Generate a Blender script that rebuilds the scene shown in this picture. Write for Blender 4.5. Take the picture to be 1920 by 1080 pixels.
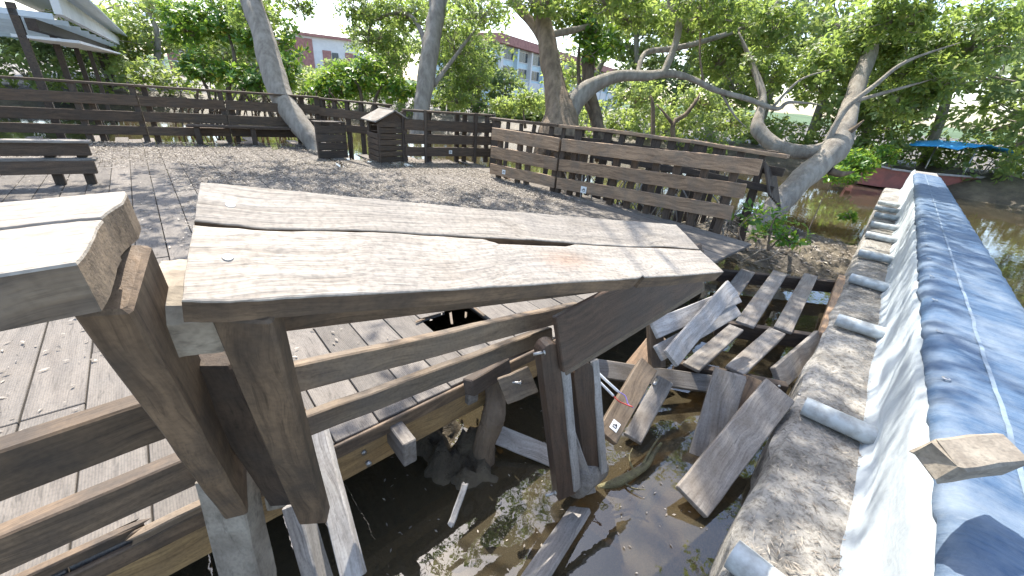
import bpy, bmesh, math, random
import numpy as np
from mathutils import Vector, Matrix, noise as mnoise

R = math.radians
SC = bpy.context.scene
for o in list(bpy.data.objects):
    bpy.data.objects.remove(o)
COL = SC.collection
random.seed(7)
rng = np.random.default_rng(11)

# ---------------------------------------------------------------- camera
FPX, PITCH, ROLL, EYE = 750.0, R(25.7), R(5.0), 1.4
FW = np.array([0, math.cos(PITCH), -math.sin(PITCH)])
_r0 = np.array([1.0, 0, 0]); _u0 = np.array([0, math.sin(PITCH), math.cos(PITCH)])
RT = _r0 * math.cos(ROLL) + _u0 * math.sin(ROLL)
UP = _u0 * math.cos(ROLL) - _r0 * math.sin(ROLL)
CAM = np.array([0, 0, EYE])
cd = bpy.data.cameras.new('camera'); cam = bpy.data.objects.new('camera', cd); COL.objects.link(cam)
cd.sensor_width = 36; cd.lens = 36 * FPX / 1920; cd.clip_start = 0.02; cd.clip_end = 3000
cam.matrix_world = Matrix(((RT[0], UP[0], -FW[0], 0), (RT[1], UP[1], -FW[1], 0), (RT[2], UP[2], -FW[2], EYE), (0, 0, 0, 1)))
SC.camera = cam

# ---------------------------------------------------------------- sky and sun
SUN_AZ, SUN_EL = R(-22), R(57)          # azimuth measured from +Y towards +X
wd = bpy.data.worlds.new('World'); SC.world = wd; wd.use_nodes = True
nt = wd.node_tree; nt.nodes.clear()
sk = nt.nodes.new('ShaderNodeTexSky'); sk.sky_type = 'NISHITA'; sk.sun_disc = False
sk.sun_elevation = SUN_EL; sk.sun_rotation = SUN_AZ; sk.air_density = 1.0; sk.dust_density = 1.8; sk.ozone_density = 1.0
bg = nt.nodes.new('ShaderNodeBackground'); bg.inputs[1].default_value = 0.15
ow = nt.nodes.new('ShaderNodeOutputWorld')
nt.links.new(sk.outputs[0], bg.inputs[0]); nt.links.new(bg.outputs[0], ow.inputs[0])
sl = bpy.data.lights.new('sun', 'SUN'); sl.energy = 3.3; sl.angle = R(0.5); sl.color = (1, 0.95, 0.86)
so = bpy.data.objects.new('sun', sl); COL.objects.link(so)
SD = Vector((math.sin(SUN_AZ) * math.cos(SUN_EL), math.cos(SUN_AZ) * math.cos(SUN_EL), math.sin(SUN_EL)))
so.rotation_euler = SD.to_track_quat('Z', 'Y').to_euler(); so.location = (0, 0, 20)
vs = SC.view_settings; vs.view_transform = 'Standard'; vs.look = 'None'; vs.exposure = 1.72; vs.gamma = 1.0; vs.use_curve_mapping = False

# ---------------------------------------------------------------- survey helpers: where a sight line meets a level or a distance
def ray(x, y): return RT * (x - 960) + UP * (540 - y) + FW * FPX
def gz(x, y, z=0.0):
    d = ray(x, y); return Vector(CAM + d * ((z - EYE) / d[2]))
def gd(x, y, dep): return Vector(CAM + ray(x, y) * (dep / FPX))
def gy(x, y, Y):
    d = ray(x, y); return Vector(CAM + d * (Y / d[1]))

# ---------------------------------------------------------------- materials
def new_mat(name):
    m = bpy.data.materials.new(name); m.use_nodes = True
    n = m.node_tree; n.nodes.clear()
    return m, n, n.nodes, n.links
def N(ns, t, **kw):
    o = ns.new(t)
    for k, v in kw.items():
        if k.startswith('i_'):
            key = k[2:]; key = int(key) if key.isdigit() else key.replace('_', ' ')
            o.inputs[key].default_value = v
        else: setattr(o, k, v)
    return o
def ramp(ns, stops):
    r_ = ns.new('ShaderNodeValToRGB'); e = r_.color_ramp.elements
    while len(e) < len(stops): e.new(0.5)
    for k, (p, c) in enumerate(stops):
        e[k].position = p; e[k].color = (*c, 1) if len(c) == 3 else c
    return r_
def mixc(ns, ls, a, b, fac, mode='MIX'):
    m = ns.new('ShaderNodeMix'); m.data_type = 'RGBA'; m.blend_type = mode
    for sock, v in ((m.inputs[0], fac), (m.inputs[6], a), (m.inputs[7], b)):
        if hasattr(v, 'is_output'): ls.new(v, sock)
        else: sock.default_value = v if not isinstance(v, tuple) or len(v) == 4 else (*v, 1)
    return m.outputs[2]

def wood(name, light, dark, stain, rough=0.75, stain_amt=0.5, gx=2.2, gy_=34.0, bump=0.35, wet=0.0, ribs=False, dirt=0.35, spot=None):
    """weathered timber, grain along the board's own x axis"""
    m, n, ns, ls = new_mat(name)
    tc = ns.new('ShaderNodeTexCoord'); oi = ns.new('ShaderNodeObjectInfo')
    off = N(ns, 'ShaderNodeVectorMath', operation='MULTIPLY'); off.inputs[1].default_value = (37, 19, 23)
    ls.new(oi.outputs['Random'], off.inputs[0])
    ad = N(ns, 'ShaderNodeVectorMath', operation='ADD'); ls.new(tc.outputs['Object'], ad.inputs[0]); ls.new(off.outputs[0], ad.inputs[1])
    # slow warp bends the grain round knots
    wn = N(ns, 'ShaderNodeTexNoise', i_Scale=3.0, i_Detail=1.0); ls.new(ad.outputs[0], wn.inputs['Vector'])
    wv = N(ns, 'ShaderNodeVectorMath', operation='MULTIPLY_ADD'); wv.inputs[1].default_value = (0.0, 0.10, 0.10)
    ls.new(wn.outputs['Color'], wv.inputs[0]); ls.new(ad.outputs[0], wv.inputs[2])
    mp = ns.new('ShaderNodeMapping'); mp.inputs['Scale'].default_value = (gx, gy_, gy_); ls.new(wv.outputs[0], mp.inputs[0])
    g = N(ns, 'ShaderNodeTexNoise', i_Scale=1.0, i_Detail=6.0, i_Roughness=0.65); ls.new(mp.outputs[0], g.inputs['Vector'])
    mp2 = ns.new('ShaderNodeMapping'); mp2.inputs['Scale'].default_value = (gx * 1.2, gy_ * 3.3, gy_ * 3.3); ls.new(wv.outputs[0], mp2.inputs[0])
    g2 = N(ns, 'ShaderNodeTexNoise', i_Scale=1.0, i_Detail=3.0, i_Roughness=0.7); ls.new(mp2.outputs[0], g2.inputs['Vector'])
    cr = ramp(ns, [(0.28, dark), (0.62, light)]); ls.new(g.outputs[0], cr.inputs[0])
    fr = ramp(ns, [(0.30, (0.45, 0.45, 0.45)), (0.46, (1, 1, 1))]); ls.new(g2.outputs[0], fr.inputs[0])
    c = mixc(ns, ls, cr.outputs[0], fr.outputs[0], 0.75, 'MULTIPLY')
    sn = N(ns, 'ShaderNodeTexNoise', i_Scale=5.5, i_Detail=5.0, i_Roughness=0.6); ls.new(ad.outputs[0], sn.inputs['Vector'])
    sr = ramp(ns, [(0.42, (0, 0, 0)), (0.68, (1, 1, 1))]); ls.new(sn.outputs[0], sr.inputs[0])
    sa = N(ns, 'ShaderNodeMath', operation='MULTIPLY', i_1=stain_amt); ls.new(sr.outputs[0], sa.inputs[0])
    c = mixc(ns, ls, c, stain, sa.outputs[0])
    if spot:
        sv = N(ns, 'ShaderNodeVectorMath', operation='MULTIPLY_ADD'); sv.inputs[1].default_value = (1 / spot[2], 1 / spot[3], 0); sv.inputs[2].default_value = (-spot[0] / spot[2], -spot[1] / spot[3], 0)
        ls.new(tc.outputs['Object'], sv.inputs[0]); ln_ = N(ns, 'ShaderNodeVectorMath', operation='LENGTH'); ls.new(sv.outputs[0], ln_.inputs[0])
        la = N(ns, 'ShaderNodeMath', operation='MULTIPLY_ADD', i_1=1.2); ls.new(sn.outputs[0], la.inputs[0]); ls.new(ln_.outputs['Value'], la.inputs[2])
        lr = ramp(ns, [(0.75, (.42, .42, .42)), (1.0, (0, 0, 0))]); mr = N(ns, 'ShaderNodeMapRange'); mr.inputs[2].default_value = 2.0; ls.new(la.outputs[0], mr.inputs[0]); ls.new(mr.outputs[0], lr.inputs[0])
        lr.color_ramp.elements[0].position = .35; lr.color_ramp.elements[1].position = .8
        c = mixc(ns, ls, c, (0.30, 0.155, 0.08, 1), lr.outputs[0])
    # fine grime
    dn = N(ns, 'ShaderNodeTexNoise', i_Scale=90.0, i_Detail=3.0); ls.new(ad.outputs[0], dn.inputs['Vector'])
    dr = ramp(ns, [(0.35, (0.55, 0.55, 0.55)), (0.55, (1, 1, 1))]); ls.new(dn.outputs[0], dr.inputs[0])
    c = mixc(ns, ls, c, dr.outputs[0], dirt, 'MULTIPLY')
    # per board value
    vr = N(ns, 'ShaderNodeMapRange'); vr.inputs[3].default_value = 0.78; vr.inputs[4].default_value = 1.18; ls.new(oi.outputs['Random'], vr.inputs[0])
    hs = ns.new('ShaderNodeHueSaturation'); ls.new(vr.outputs[0], hs.inputs['Value']); ls.new(c, hs.inputs['Color'])
    b = ns.new('ShaderNodeBsdfPrincipled'); b.inputs['Roughness'].default_value = rough; b.inputs['Specular IOR Level'].default_value = 0.3
    ls.new(hs.outputs[0], b.inputs['Base Color'])
    hsum = N(ns, 'ShaderNodeMath', operation='MULTIPLY_ADD', i_1=0.6); ls.new(g2.outputs[0], hsum.inputs[0]); ls.new(g.outputs[0], hsum.inputs[2])
    hgt = hsum.outputs[0]
    if ribs:
        sx = ns.new('ShaderNodeSeparateXYZ'); ls.new(tc.outputs['Object'], sx.inputs[0])
        w1 = N(ns, 'ShaderNodeMath', operation='MULTIPLY', i_1=700.0); ls.new(sx.outputs[1], w1.inputs[0])
        w2 = N(ns, 'ShaderNodeMath', operation='SINE'); ls.new(w1.outputs[0], w2.inputs[0])
        w3 = N(ns, 'ShaderNodeMath', operation='MULTIPLY_ADD', i_1=0.5); ls.new(w2.outputs[0], w3.inputs[0]); ls.new(hgt, w3.inputs[2]); hgt = w3.outputs[0]
    bp = N(ns, 'ShaderNodeBump', i_Strength=bump, i_Distance=0.006); ls.new(hgt, bp.inputs['Height']); ls.new(bp.outputs[0], b.inputs['Normal'])
    o = ns.new('ShaderNodeOutputMaterial'); ls.new(b.outputs[0], o.inputs[0])
    return m

def plain(name, col, rough=0.6, var=0.15, scale=6.0, bump=0.15, spec=0.4, metal=0.0, col2=None, bdist=0.01, detail=5.0, zs=1.0):
    m, n, ns, ls = new_mat(name)
    tc = ns.new('ShaderNodeTexCoord')
    mp = ns.new('ShaderNodeMapping'); mp.inputs['Scale'].default_value = (1, 1, zs); ls.new(tc.outputs['Object'], mp.inputs[0])
    t = N(ns, 'ShaderNodeTexNoise', i_Scale=scale, i_Detail=detail, i_Roughness=0.62); ls.new(mp.outputs[0], t.inputs['Vector'])
    c2 = col2 or tuple(x * (1 - var * 2) for x in col)
    cr = ramp(ns, [(0.35, c2), (0.62, col)]); ls.new(t.outputs[0], cr.inputs[0])
    b = N(ns, 'ShaderNodeBsdfPrincipled', i_Roughness=rough, i_Metallic=metal); b.inputs['Specular IOR Level'].default_value = spec
    ls.new(cr.outputs[0], b.inputs['Base Color'])
    t2 = N(ns, 'ShaderNodeTexNoise', i_Scale=scale * 9, i_Detail=4.0); ls.new(mp.outputs[0], t2.inputs['Vector'])
    bp = N(ns, 'ShaderNodeBump', i_Strength=bump, i_Distance=bdist); ls.new(t2.outputs[0], bp.inputs['Height']); ls.new(bp.outputs[0], b.inputs['Normal'])
    o = ns.new('ShaderNodeOutputMaterial'); ls.new(b.outputs[0], o.inputs[0])
    return m

def leafmat(name, stops, trans=0.35, rough=0.42, tcol=(0.35, 0.5, 0.06)):
    m, n, ns, ls = new_mat(name)
    ge = ns.new('ShaderNodeNewGeometry')
    cr = ramp(ns, stops); ls.new(ge.outputs['Random Per Island'], cr.inputs[0])
    b = N(ns, 'ShaderNodeBsdfPrincipled', i_Roughness=rough); b.inputs['Specular IOR Level'].default_value = 0.45
    ls.new(cr.outputs[0], b.inputs['Base Color'])
    t = ns.new('ShaderNodeBsdfTranslucent')
    tc = mixc(ns, ls, cr.outputs[0], (*tcol, 1), 0.55); ls.new(tc, t.inputs[0])
    mx = N(ns, 'ShaderNodeMixShader', i_0=trans); ls.new(b.outputs[0], mx.inputs[1]); ls.new(t.outputs[0], mx.inputs[2])
    o = ns.new('ShaderNodeOutputMaterial'); ls.new(mx.outputs[0], o.inputs[0])
    return m

M = {}
M['bleached'] = wood('wood_bleached', (0.40, 0.352, 0.292), (0.225, 0.19, 0.15), (0.215, 0.195, 0.172), 0.82, 0.6, gx=1.3, gy_=40, bump=0.6, dirt=.5)
M['brown'] = wood('wood_brown', (0.175, 0.120, 0.075), (0.060, 0.041, 0.027), (0.055, 0.044, 0.035), 0.66, 0.8)
M['rail'] = wood('wood_rail', (0.215, 0.158, 0.104), (0.085, 0.06, 0.041), (0.12, 0.1, 0.08), 0.7, 0.6)
M['grey'] = wood('wood_grey', (0.29, 0.262, 0.23), (0.14, 0.122, 0.104), (0.15, 0.12, 0.092), 0.78, 0.6)
M['pale'] = wood('wood_pale', (0.40, 0.375, 0.345), (0.21, 0.19, 0.17), (0.23, 0.205, 0.18), 0.8, 0.55)
M['dark'] = wood('wood_dark', (0.105, 0.075, 0.053), (0.045, 0.033, 0.026), (0.06, 0.052, 0.046), 0.72, 0.5)
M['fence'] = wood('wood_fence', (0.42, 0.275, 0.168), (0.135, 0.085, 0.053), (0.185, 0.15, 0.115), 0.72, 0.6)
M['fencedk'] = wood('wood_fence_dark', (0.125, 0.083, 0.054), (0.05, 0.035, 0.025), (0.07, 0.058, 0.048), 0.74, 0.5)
M['yellow'] = wood('wood_yellowed', (0.36, 0.24, 0.11), (0.17, 0.105, 0.05), (0.16, 0.115, 0.07), 0.7, 0.5)
M['plank'] = wood('deck_composite', (0.178, 0.155, 0.132), (0.118, 0.102, 0.088), (0.135, 0.123, 0.11), 0.82, 0.4, gx=3, gy_=18, bump=0.3, ribs=True)
M['redbrown'] = wood('wood_shaded_brown', (0.095, 0.06, 0.040), (0.04, 0.027, 0.02), (0.06, 0.05, 0.042), 0.5, 0.5)  # dark red-brown, deepened: the shade on these faces is in the colour
M['timber'] = wood('wood_end_grain', (0.36, 0.31, 0.24), (0.2, 0.165, 0.125), (0.17, 0.14, 0.11), 0.85, 0.5, gx=9, gy_=12, bump=0.6)
M['bark'] = plain('mangrove_bark', (0.34, 0.305, 0.26), 0.85, 0.25, 9.0, 0.7, 0.2, bdist=0.04, col2=(0.21, 0.182, 0.152), zs=.3)
M['barkmid'] = plain('warm_bark', (0.29, 0.215, 0.15), 0.85, 0.25, 9.0, 0.7, 0.2, bdist=0.04, col2=(0.15, 0.11, 0.078), zs=.3)
M['barkdk'] = plain('brown_bark', (0.20, 0.15, 0.105), 0.88, 0.25, 8.0, 0.6, 0.2, bdist=0.03, col2=(0.09, 0.068, 0.05), zs=.3)
M['pvc'] = plain('grey_pvc', (0.44, 0.48, 0.49), 0.5, 0.10, 11.0, 0.12, 0.4, col2=(0.24, 0.245, 0.235), detail=9)
M['steel'] = plain('galvanised_steel', (0.5, 0.48, 0.45), 0.4, 0.2, 30.0, 0.1, 0.5, metal=0.8)
M['white'] = plain('white_plastic', (0.78, 0.77, 0.74), 0.5, 0.08, 20.0, 0.05)
M['plug'] = plain('pale_wood_plug', (0.52, 0.49, 0.44), 0.8, 0.1, 40.0)
M['black'] = plain('black_print', (0.03, 0.03, 0.03), 0.6, 0.1)
M['wire'] = plain('red_wire', (0.5, 0.07, 0.05), 0.5, 0.1)
M['wire2'] = plain('violet_wire', (0.22, 0.16, 0.5), 0.5, 0.1)
LEAF = {
 'bright': leafmat('leaf_bright', [(0, (0.035, 0.10, 0.018)), (0.45, (0.07, 0.19, 0.025)), (0.8, (0.13, 0.27, 0.03)), (0.97, (0.30, 0.32, 0.03)), (1, (0.45, 0.33, 0.05))], 0.45, 0.36),
 'olive': leafmat('leaf_olive', [(0, (0.06, 0.11, 0.03)), (0.5, (0.115, 0.185, 0.05)), (0.85, (0.195, 0.265, 0.07)), (1, (0.32, 0.32, 0.08))], 0.55, 0.42, (0.52, 0.66, 0.14)),
 'pale': leafmat('leaf_pale', [(0, (0.08, 0.135, 0.05)), (0.5, (0.15, 0.215, 0.075)), (0.85, (0.23, 0.3, 0.09)), (1, (0.34, 0.36, 0.1))], 0.55, 0.45, (0.55, 0.66, 0.14)),
 'far': leafmat('leaf_far', [(0, (0.085, 0.13, 0.06)), (0.5, (0.13, 0.195, 0.08)), (1, (0.21, 0.275, 0.11))], 0.5, 0.6, (0.48, 0.58, 0.16)),  # washed-out distance is put into these lightened leaf colours
 'litter': leafmat('leaf_litter', [(0, (0.11, 0.092, 0.074)), (0.4, (0.225, 0.193, 0.16)), (0.8, (0.35, 0.307, 0.258)), (1, (0.5, 0.435, 0.35))], 0.1, 0.7, (0.3, 0.22, 0.1)),
}

# mud
def mud_material():
    m, n, ns, ls = new_mat('mud')
    tc = ns.new('ShaderNodeTexCoord')
    a = N(ns, 'ShaderNodeTexNoise', i_Scale=1.4, i_Detail=8.0, i_Roughness=0.65); ls.new(tc.outputs['Object'], a.inputs['Vector'])
    cr = ramp(ns, [(0.30, (0.035, 0.028, 0.02)), (0.5, (0.085, 0.067, 0.044)), (0.66, (0.17, 0.135, 0.085))]); ls.new(a.outputs[0], cr.inputs[0])
    d = N(ns, 'ShaderNodeTexVoronoi', i_Scale=26.0); ls.new(tc.outputs['Object'], d.inputs['Vector'])
    dr = ramp(ns, [(0.0, (0.5, 0.5, 0.5)), (0.5, (1.1, 1.1, 1.1))]); ls.new(d.outputs['Distance'], dr.inputs[0])
    c = mixc(ns, ls, cr.outputs[0], dr.outputs[0], 0.6, 'MULTIPLY')
    b = N(ns, 'ShaderNodeBsdfPrincipled', i_Roughness=0.55); b.inputs['Specular IOR Level'].default_value = 0.4
    ls.new(c, b.inputs['Base Color'])
    t = N(ns, 'ShaderNodeTexNoise', i_Scale=22.0, i_Detail=6.0, i_Roughness=0.7); ls.new(tc.outputs['Object'], t.inputs['Vector'])
    bp = N(ns, 'ShaderNodeBump', i_Strength=0.8, i_Distance=0.05); ls.new(t.outputs[0], bp.inputs['Height']); ls.new(bp.outputs[0], b.inputs['Normal'])
    o = ns.new('ShaderNodeOutputMaterial'); ls.new(b.outputs[0], o.inputs[0])
    return m
M['mud'] = mud_material()

def water_material():
    m, n, ns, ls = new_mat('murky_water')
    tc = ns.new('ShaderNodeTexCoord')
    a = N(ns, 'ShaderNodeTexNoise', i_Scale=5.0, i_Detail=3.0, i_Roughness=0.5); ls.new(tc.outputs['Object'], a.inputs['Vector'])
    bp = N(ns, 'ShaderNodeBump', i_Strength=0.06, i_Distance=0.03); ls.new(a.outputs[0], bp.inputs['Height'])
    gl = N(ns, 'ShaderNodeBsdfGlossy', i_Roughness=0.015); gl.inputs[0].default_value = (0.95, 0.98, 1, 1); ls.new(bp.outputs[0], gl.inputs['Normal'])
    tr = ns.new('ShaderNodeBsdfTransparent'); tr.inputs[0].default_value = (0.58, 0.48, 0.30, 1)
    df = ns.new('ShaderNodeBsdfDiffuse'); df.inputs[0].default_value = (0.12, 0.098, 0.06, 1)
    m1 = N(ns, 'ShaderNodeMixShader', i_0=0.36); ls.new(tr.outputs[0], m1.inputs[1]); ls.new(df.outputs[0], m1.inputs[2])
    fr = N(ns, 'ShaderNodeFresnel', i_IOR=1.7); ls.new(bp.outputs[0], fr.inputs['Normal'])
    m2 = ns.new('ShaderNodeMixShader'); ls.new(fr.outputs[0], m2.inputs[0]); ls.new(m1.outputs[0], m2.inputs[1]); ls.new(gl.outputs[0], m2.inputs[2])
    o = ns.new('ShaderNodeOutputMaterial'); ls.new(m2.outputs[0], o.inputs[0])
    return m
M['water'] = water_material()

def concrete_material():
    m, n, ns, ls = new_mat('dirty_concrete')
    tc = ns.new('ShaderNodeTexCoord')
    a = N(ns, 'ShaderNodeTexNoise', i_Scale=2.6, i_Detail=9.0, i_Roughness=0.7); ls.new(tc.outputs['Object'], a.inputs['Vector'])
    cr = ramp(ns, [(0.34, (0.13, 0.12, 0.105)), (0.50, (0.28, 0.265, 0.24)), (0.66, (0.38, 0.36, 0.325))]); ls.new(a.outputs[0], cr.inputs[0])
    b2 = N(ns, 'ShaderNodeTexNoise', i_Scale=38.0, i_Detail=5.0, i_Roughness=0.75); ls.new(tc.outputs['Object'], b2.inputs['Vector'])
    dr = ramp(ns, [(0.38, (0.34, 0.32, 0.3)), (0.52, (1, 1, 1))]); ls.new(b2.outputs[0], dr.inputs[0])
    c = mixc(ns, ls, cr.outputs[0], dr.outputs[0], 0.7, 'MULTIPLY')
    b = N(ns, 'ShaderNodeBsdfPrincipled', i_Roughness=0.9); b.inputs['Specular IOR Level'].default_value = 0.2
    ls.new(c, b.inputs['Base Color'])
    bp = N(ns, 'ShaderNodeBump', i_Strength=0.5, i_Distance=0.02); ls.new(b2.outputs[0], bp.inputs['Height']); ls.new(bp.outputs[0], b.inputs['Normal'])
    o = ns.new('ShaderNodeOutputMaterial'); ls.new(b.outputs[0], o.inputs[0])
    return m
M['concrete'] = concrete_material()
M['lining'] = plain('pale_lining_sheet', (0.47, 0.515, 0.54), 0.62, 0.1, 2.2, 0.3, 0.3, bdist=0.02, col2=(0.35, 0.385, 0.405), detail=8)
M['tarp'] = plain('blue_tarpaulin', (0.085, 0.15, 0.25), 0.5, 0.2, 4.5, 0.5, 0.35, bdist=0.02, col2=(0.04, 0.082, 0.165), detail=9)

# ---------------------------------------------------------------- object helpers
def tag(o, label=None, cat=None, group=None, kind=None):
    if label: o['label'] = label
    if cat: o['category'] = cat
    if group: o['group'] = group
    if kind: o['kind'] = kind
    return o
def empty(name, loc, label=None, cat=None, group=None, kind=None):
    o = bpy.data.objects.new(name, None); COL.objects.link(o); o.location = loc; o.empty_display_size = 0.1
    return tag(o, label, cat, group, kind)
def put(name, me, mats, parent=None, mw=None):
    o = bpy.data.objects.new(name, me); COL.objects.link(o)
    if not isinstance(mats, (list, tuple)): mats = [mats]
    if len(me.materials) == 0:
        for m in mats: me.materials.append(M[m] if isinstance(m, str) else m)
    mw = mw or Matrix.Identity(4)
    if parent is not None:
        o.parent = parent
        loc = Matrix.Identity(4); p = parent
        chain = []
        while p is not None: chain.append(p.matrix_basis.copy()); p = p.parent
        for c in reversed(chain): loc = loc @ c
        o.matrix_basis = loc.inverted() @ mw
    else:
        o.matrix_basis = mw
    return o
def mesh(name, v, f, smooth=False):
    me = bpy.data.meshes.new(name); me.from_pydata([tuple(p) for p in v], [], f); me.update()
    if smooth:
        me.polygons.foreach_set('use_smooth', [True] * len(me.polygons))
    return me
def fmesh(name, V, F, smooth=False):
    """numpy mesh of equal-sized faces"""
    me = bpy.data.meshes.new(name); V = np.asarray(V, dtype=np.float32); F = np.asarray(F, dtype=np.int32)
    k = F.shape[1]
    me.vertices.add(len(V)); me.vertices.foreach_set('co', V.ravel())
    me.loops.add(F.size); me.loops.foreach_set('vertex_index', F.ravel())
    me.polygons.add(len(F)); me.polygons.foreach_set('loop_start', np.arange(0, F.size, k, dtype=np.int32))
    if smooth: me.polygons.foreach_set('use_smooth', np.ones(len(F), dtype=bool))
    me.update(calc_edges=True); me.validate()
    return me

def slab(L, W, T, ch=0.004, seg=1, wob=0.0, rag0=0.0, rag1=0.0, seed=0):
    """board: x 0..L, y 0..W, z 0..T with chamfered arrises, optional wobble and ragged ends"""
    rs = random.Random(seed)
    ch = min(ch, W * .3, T * .3)
    prof = [(ch, 0), (W - ch, 0), (W, ch), (W, T - ch), (W - ch, T), (ch, T), (0, T - ch), (0, ch)]
    xs = [0, ch] + [L * k / seg for k in range(1, seg)] + [L - ch, L]
    v = []; f = []
    for i, x in enumerate(xs):
        end = i in (0, len(xs) - 1)
        wy, wz = (rs.uniform(-wob, wob), rs.uniform(-wob, wob))
        for (y, z) in prof:
            if end:
                y = W / 2 + (y - W / 2) * (1 - 2 * ch / W); z = T / 2 + (z - T / 2) * (1 - 2 * ch / T)
            xx = x
            if i <= 1: xx += rs.uniform(0, rag0)
            if i >= len(xs) - 2: xx -= rs.uniform(0, rag1)
            v.append((xx, y + wy + rs.uniform(-wob, wob) * .5, z + wz * .6))
    n = 8
    for i in range(len(xs) - 1):
        for k in range(n):
            a = i * n + k; b = i * n + (k + 1) % n
            f.append((a, a + n, b + n, b))
    f.append(tuple(range(n))); f.append(tuple(range((len(xs) - 1) * n + n - 1, (len(xs) - 1) * n - 1, -1)))
    return mesh('board', v, f)

def frame(o, x, y):
    x = x.normalized(); y = (y - x * y.dot(x)).normalized(); z = x.cross(y)
    return Matrix(((x[0], y[0], z[0], o[0]), (x[1], y[1], z[1], o[1]), (x[2], y[2], z[2], o[2]), (0, 0, 0, 1)))

def board3(name, a, b, c, T, mat, parent=None, W=None, seg=5, wob=0.0015, rag=(0, 0), ch=0.005, seed=None):
    """board by three corners of its seen face: a-b its length, a-c its width; thickness goes away from the eye"""
    x = b - a; y = c - a
    y = y - x.normalized() * y.dot(x.normalized())
    w = W or y.length
    mw = frame(a, x, y)
    zz = Vector((mw[0][2], mw[1][2], mw[2][2]))
    mid = (a + b) / 2
    if zz.dot(mid - Vector(CAM)) < 0:      # thickness must go away: flip by swapping the width side
        mw = frame(a + y.normalized() * w, x, -y)
    s = seed if seed is not None else random.randint(0, 99999)
    return put(name, slab(x.length, w, T, ch, seg, wob, rag[0], rag[1], s), mat, parent, mw)

def beam(name, p, q, W, T, side, mat, parent=None, seg=3, wob=0.001, ch=0.005, rag=(0, 0)):
    """board along p-q centred on the line; W across 'side', T across the third axis"""
    x = (q - p); mw = frame(p, x, side)
    mw = mw @ Matrix.Translation((0, -W / 2, -T / 2))
    return put(name, slab(x.length, W, T, ch, seg, wob, rag[0], rag[1], random.randint(0, 99999)), mat, parent, mw)

def tube_vf(pts, rad, n=10, jit=0.0, seed=0, v0=0, cap=True, lump=None):
    rs = random.Random(seed); v = []; f = []
    pts = [Vector(p) for p in pts]
    up = Vector((0.3, 0.2, 1)).normalized()
    for i, p in enumerate(pts):
        t = (pts[min(i + 1, len(pts) - 1)] - pts[max(i - 1, 0)]).normalized()
        s = t.cross(up)
        if s.length < 1e-3: s = t.cross(Vector((1, 0, 0)))
        s.normalize(); u = s.cross(t)
        for k in range(n):
            a = 2 * math.pi * k / n
            d = s * math.cos(a) + u * math.sin(a)
            rr = rad[i] * (1 + rs.uniform(-jit, jit))
            if lump: rr *= 1 + lump * mnoise.noise(p * 2.3 + d * 0.8 + Vector((seed, 0, 0)))
            v.append(p + d * rr)
    for i in range(len(pts) - 1):
        for k in range(n):
            a = v0 + i * n + k; b = v0 + i * n + (k + 1) % n
            f.append((a, b, b + n, a + n))
    if cap:
        f.append(tuple(v0 + k for k in reversed(range(n)))); f.append(tuple(v0 + (len(pts) - 1) * n + k for k in range(n)))
    return v, f
def smooth_path(P, Rr, m=5):
    """Catmull-Rom through the given points"""
    P = [Vector(p) for p in P]; out = []; ro = []
    for i in range(len(P) - 1):
        p0 = P[max(i - 1, 0)]; p1 = P[i]; p2 = P[i + 1]; p3 = P[min(i + 2, len(P) - 1)]
        for k in range(m):
            t = k / m
            out.append(0.5 * ((2 * p1) + (p2 - p0) * t + (2 * p0 - 5 * p1 + 4 * p2 - p3) * t * t + (3 * p1 - p0 - 3 * p2 + p3) * t ** 3))
            ro.append(Rr[i] + (Rr[i + 1] - Rr[i]) * t)
    out.append(P[-1]); ro.append(Rr[-1])
    return out, ro
def tube(name, P, Rr, mat, parent=None, n=10, m=5, jit=0.02, lump=0.15, seed=1):
    p, r_ = smooth_path(P, Rr, m) if len(P) > 2 else (P, Rr)
    v, f = tube_vf(p, r_, n, jit, seed, lump=lump)
    return put(name, mesh(name, v, f, True), mat, parent)
def multi(parts):
    V = []; F = []
    for v, f in parts:
        o = len(V); V += v; F += [tuple(i + o for i in q) for q in f]
    return V, F

UPV = Vector((0, 0, 1))
VA, UA = R(45.5), R(-42.5)
DV = Vector((math.sin(VA), math.cos(VA), 0))         # along the deck's near edge
DU = Vector((math.sin(UA), math.cos(UA), 0))         # along the planks, away from that edge
DN = Vector((math.cos(VA), -math.sin(VA), 0))        # outward, over the water
E0 = Vector((-0.70, 1.23, 0))                        # a point of the deck's near edge

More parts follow.
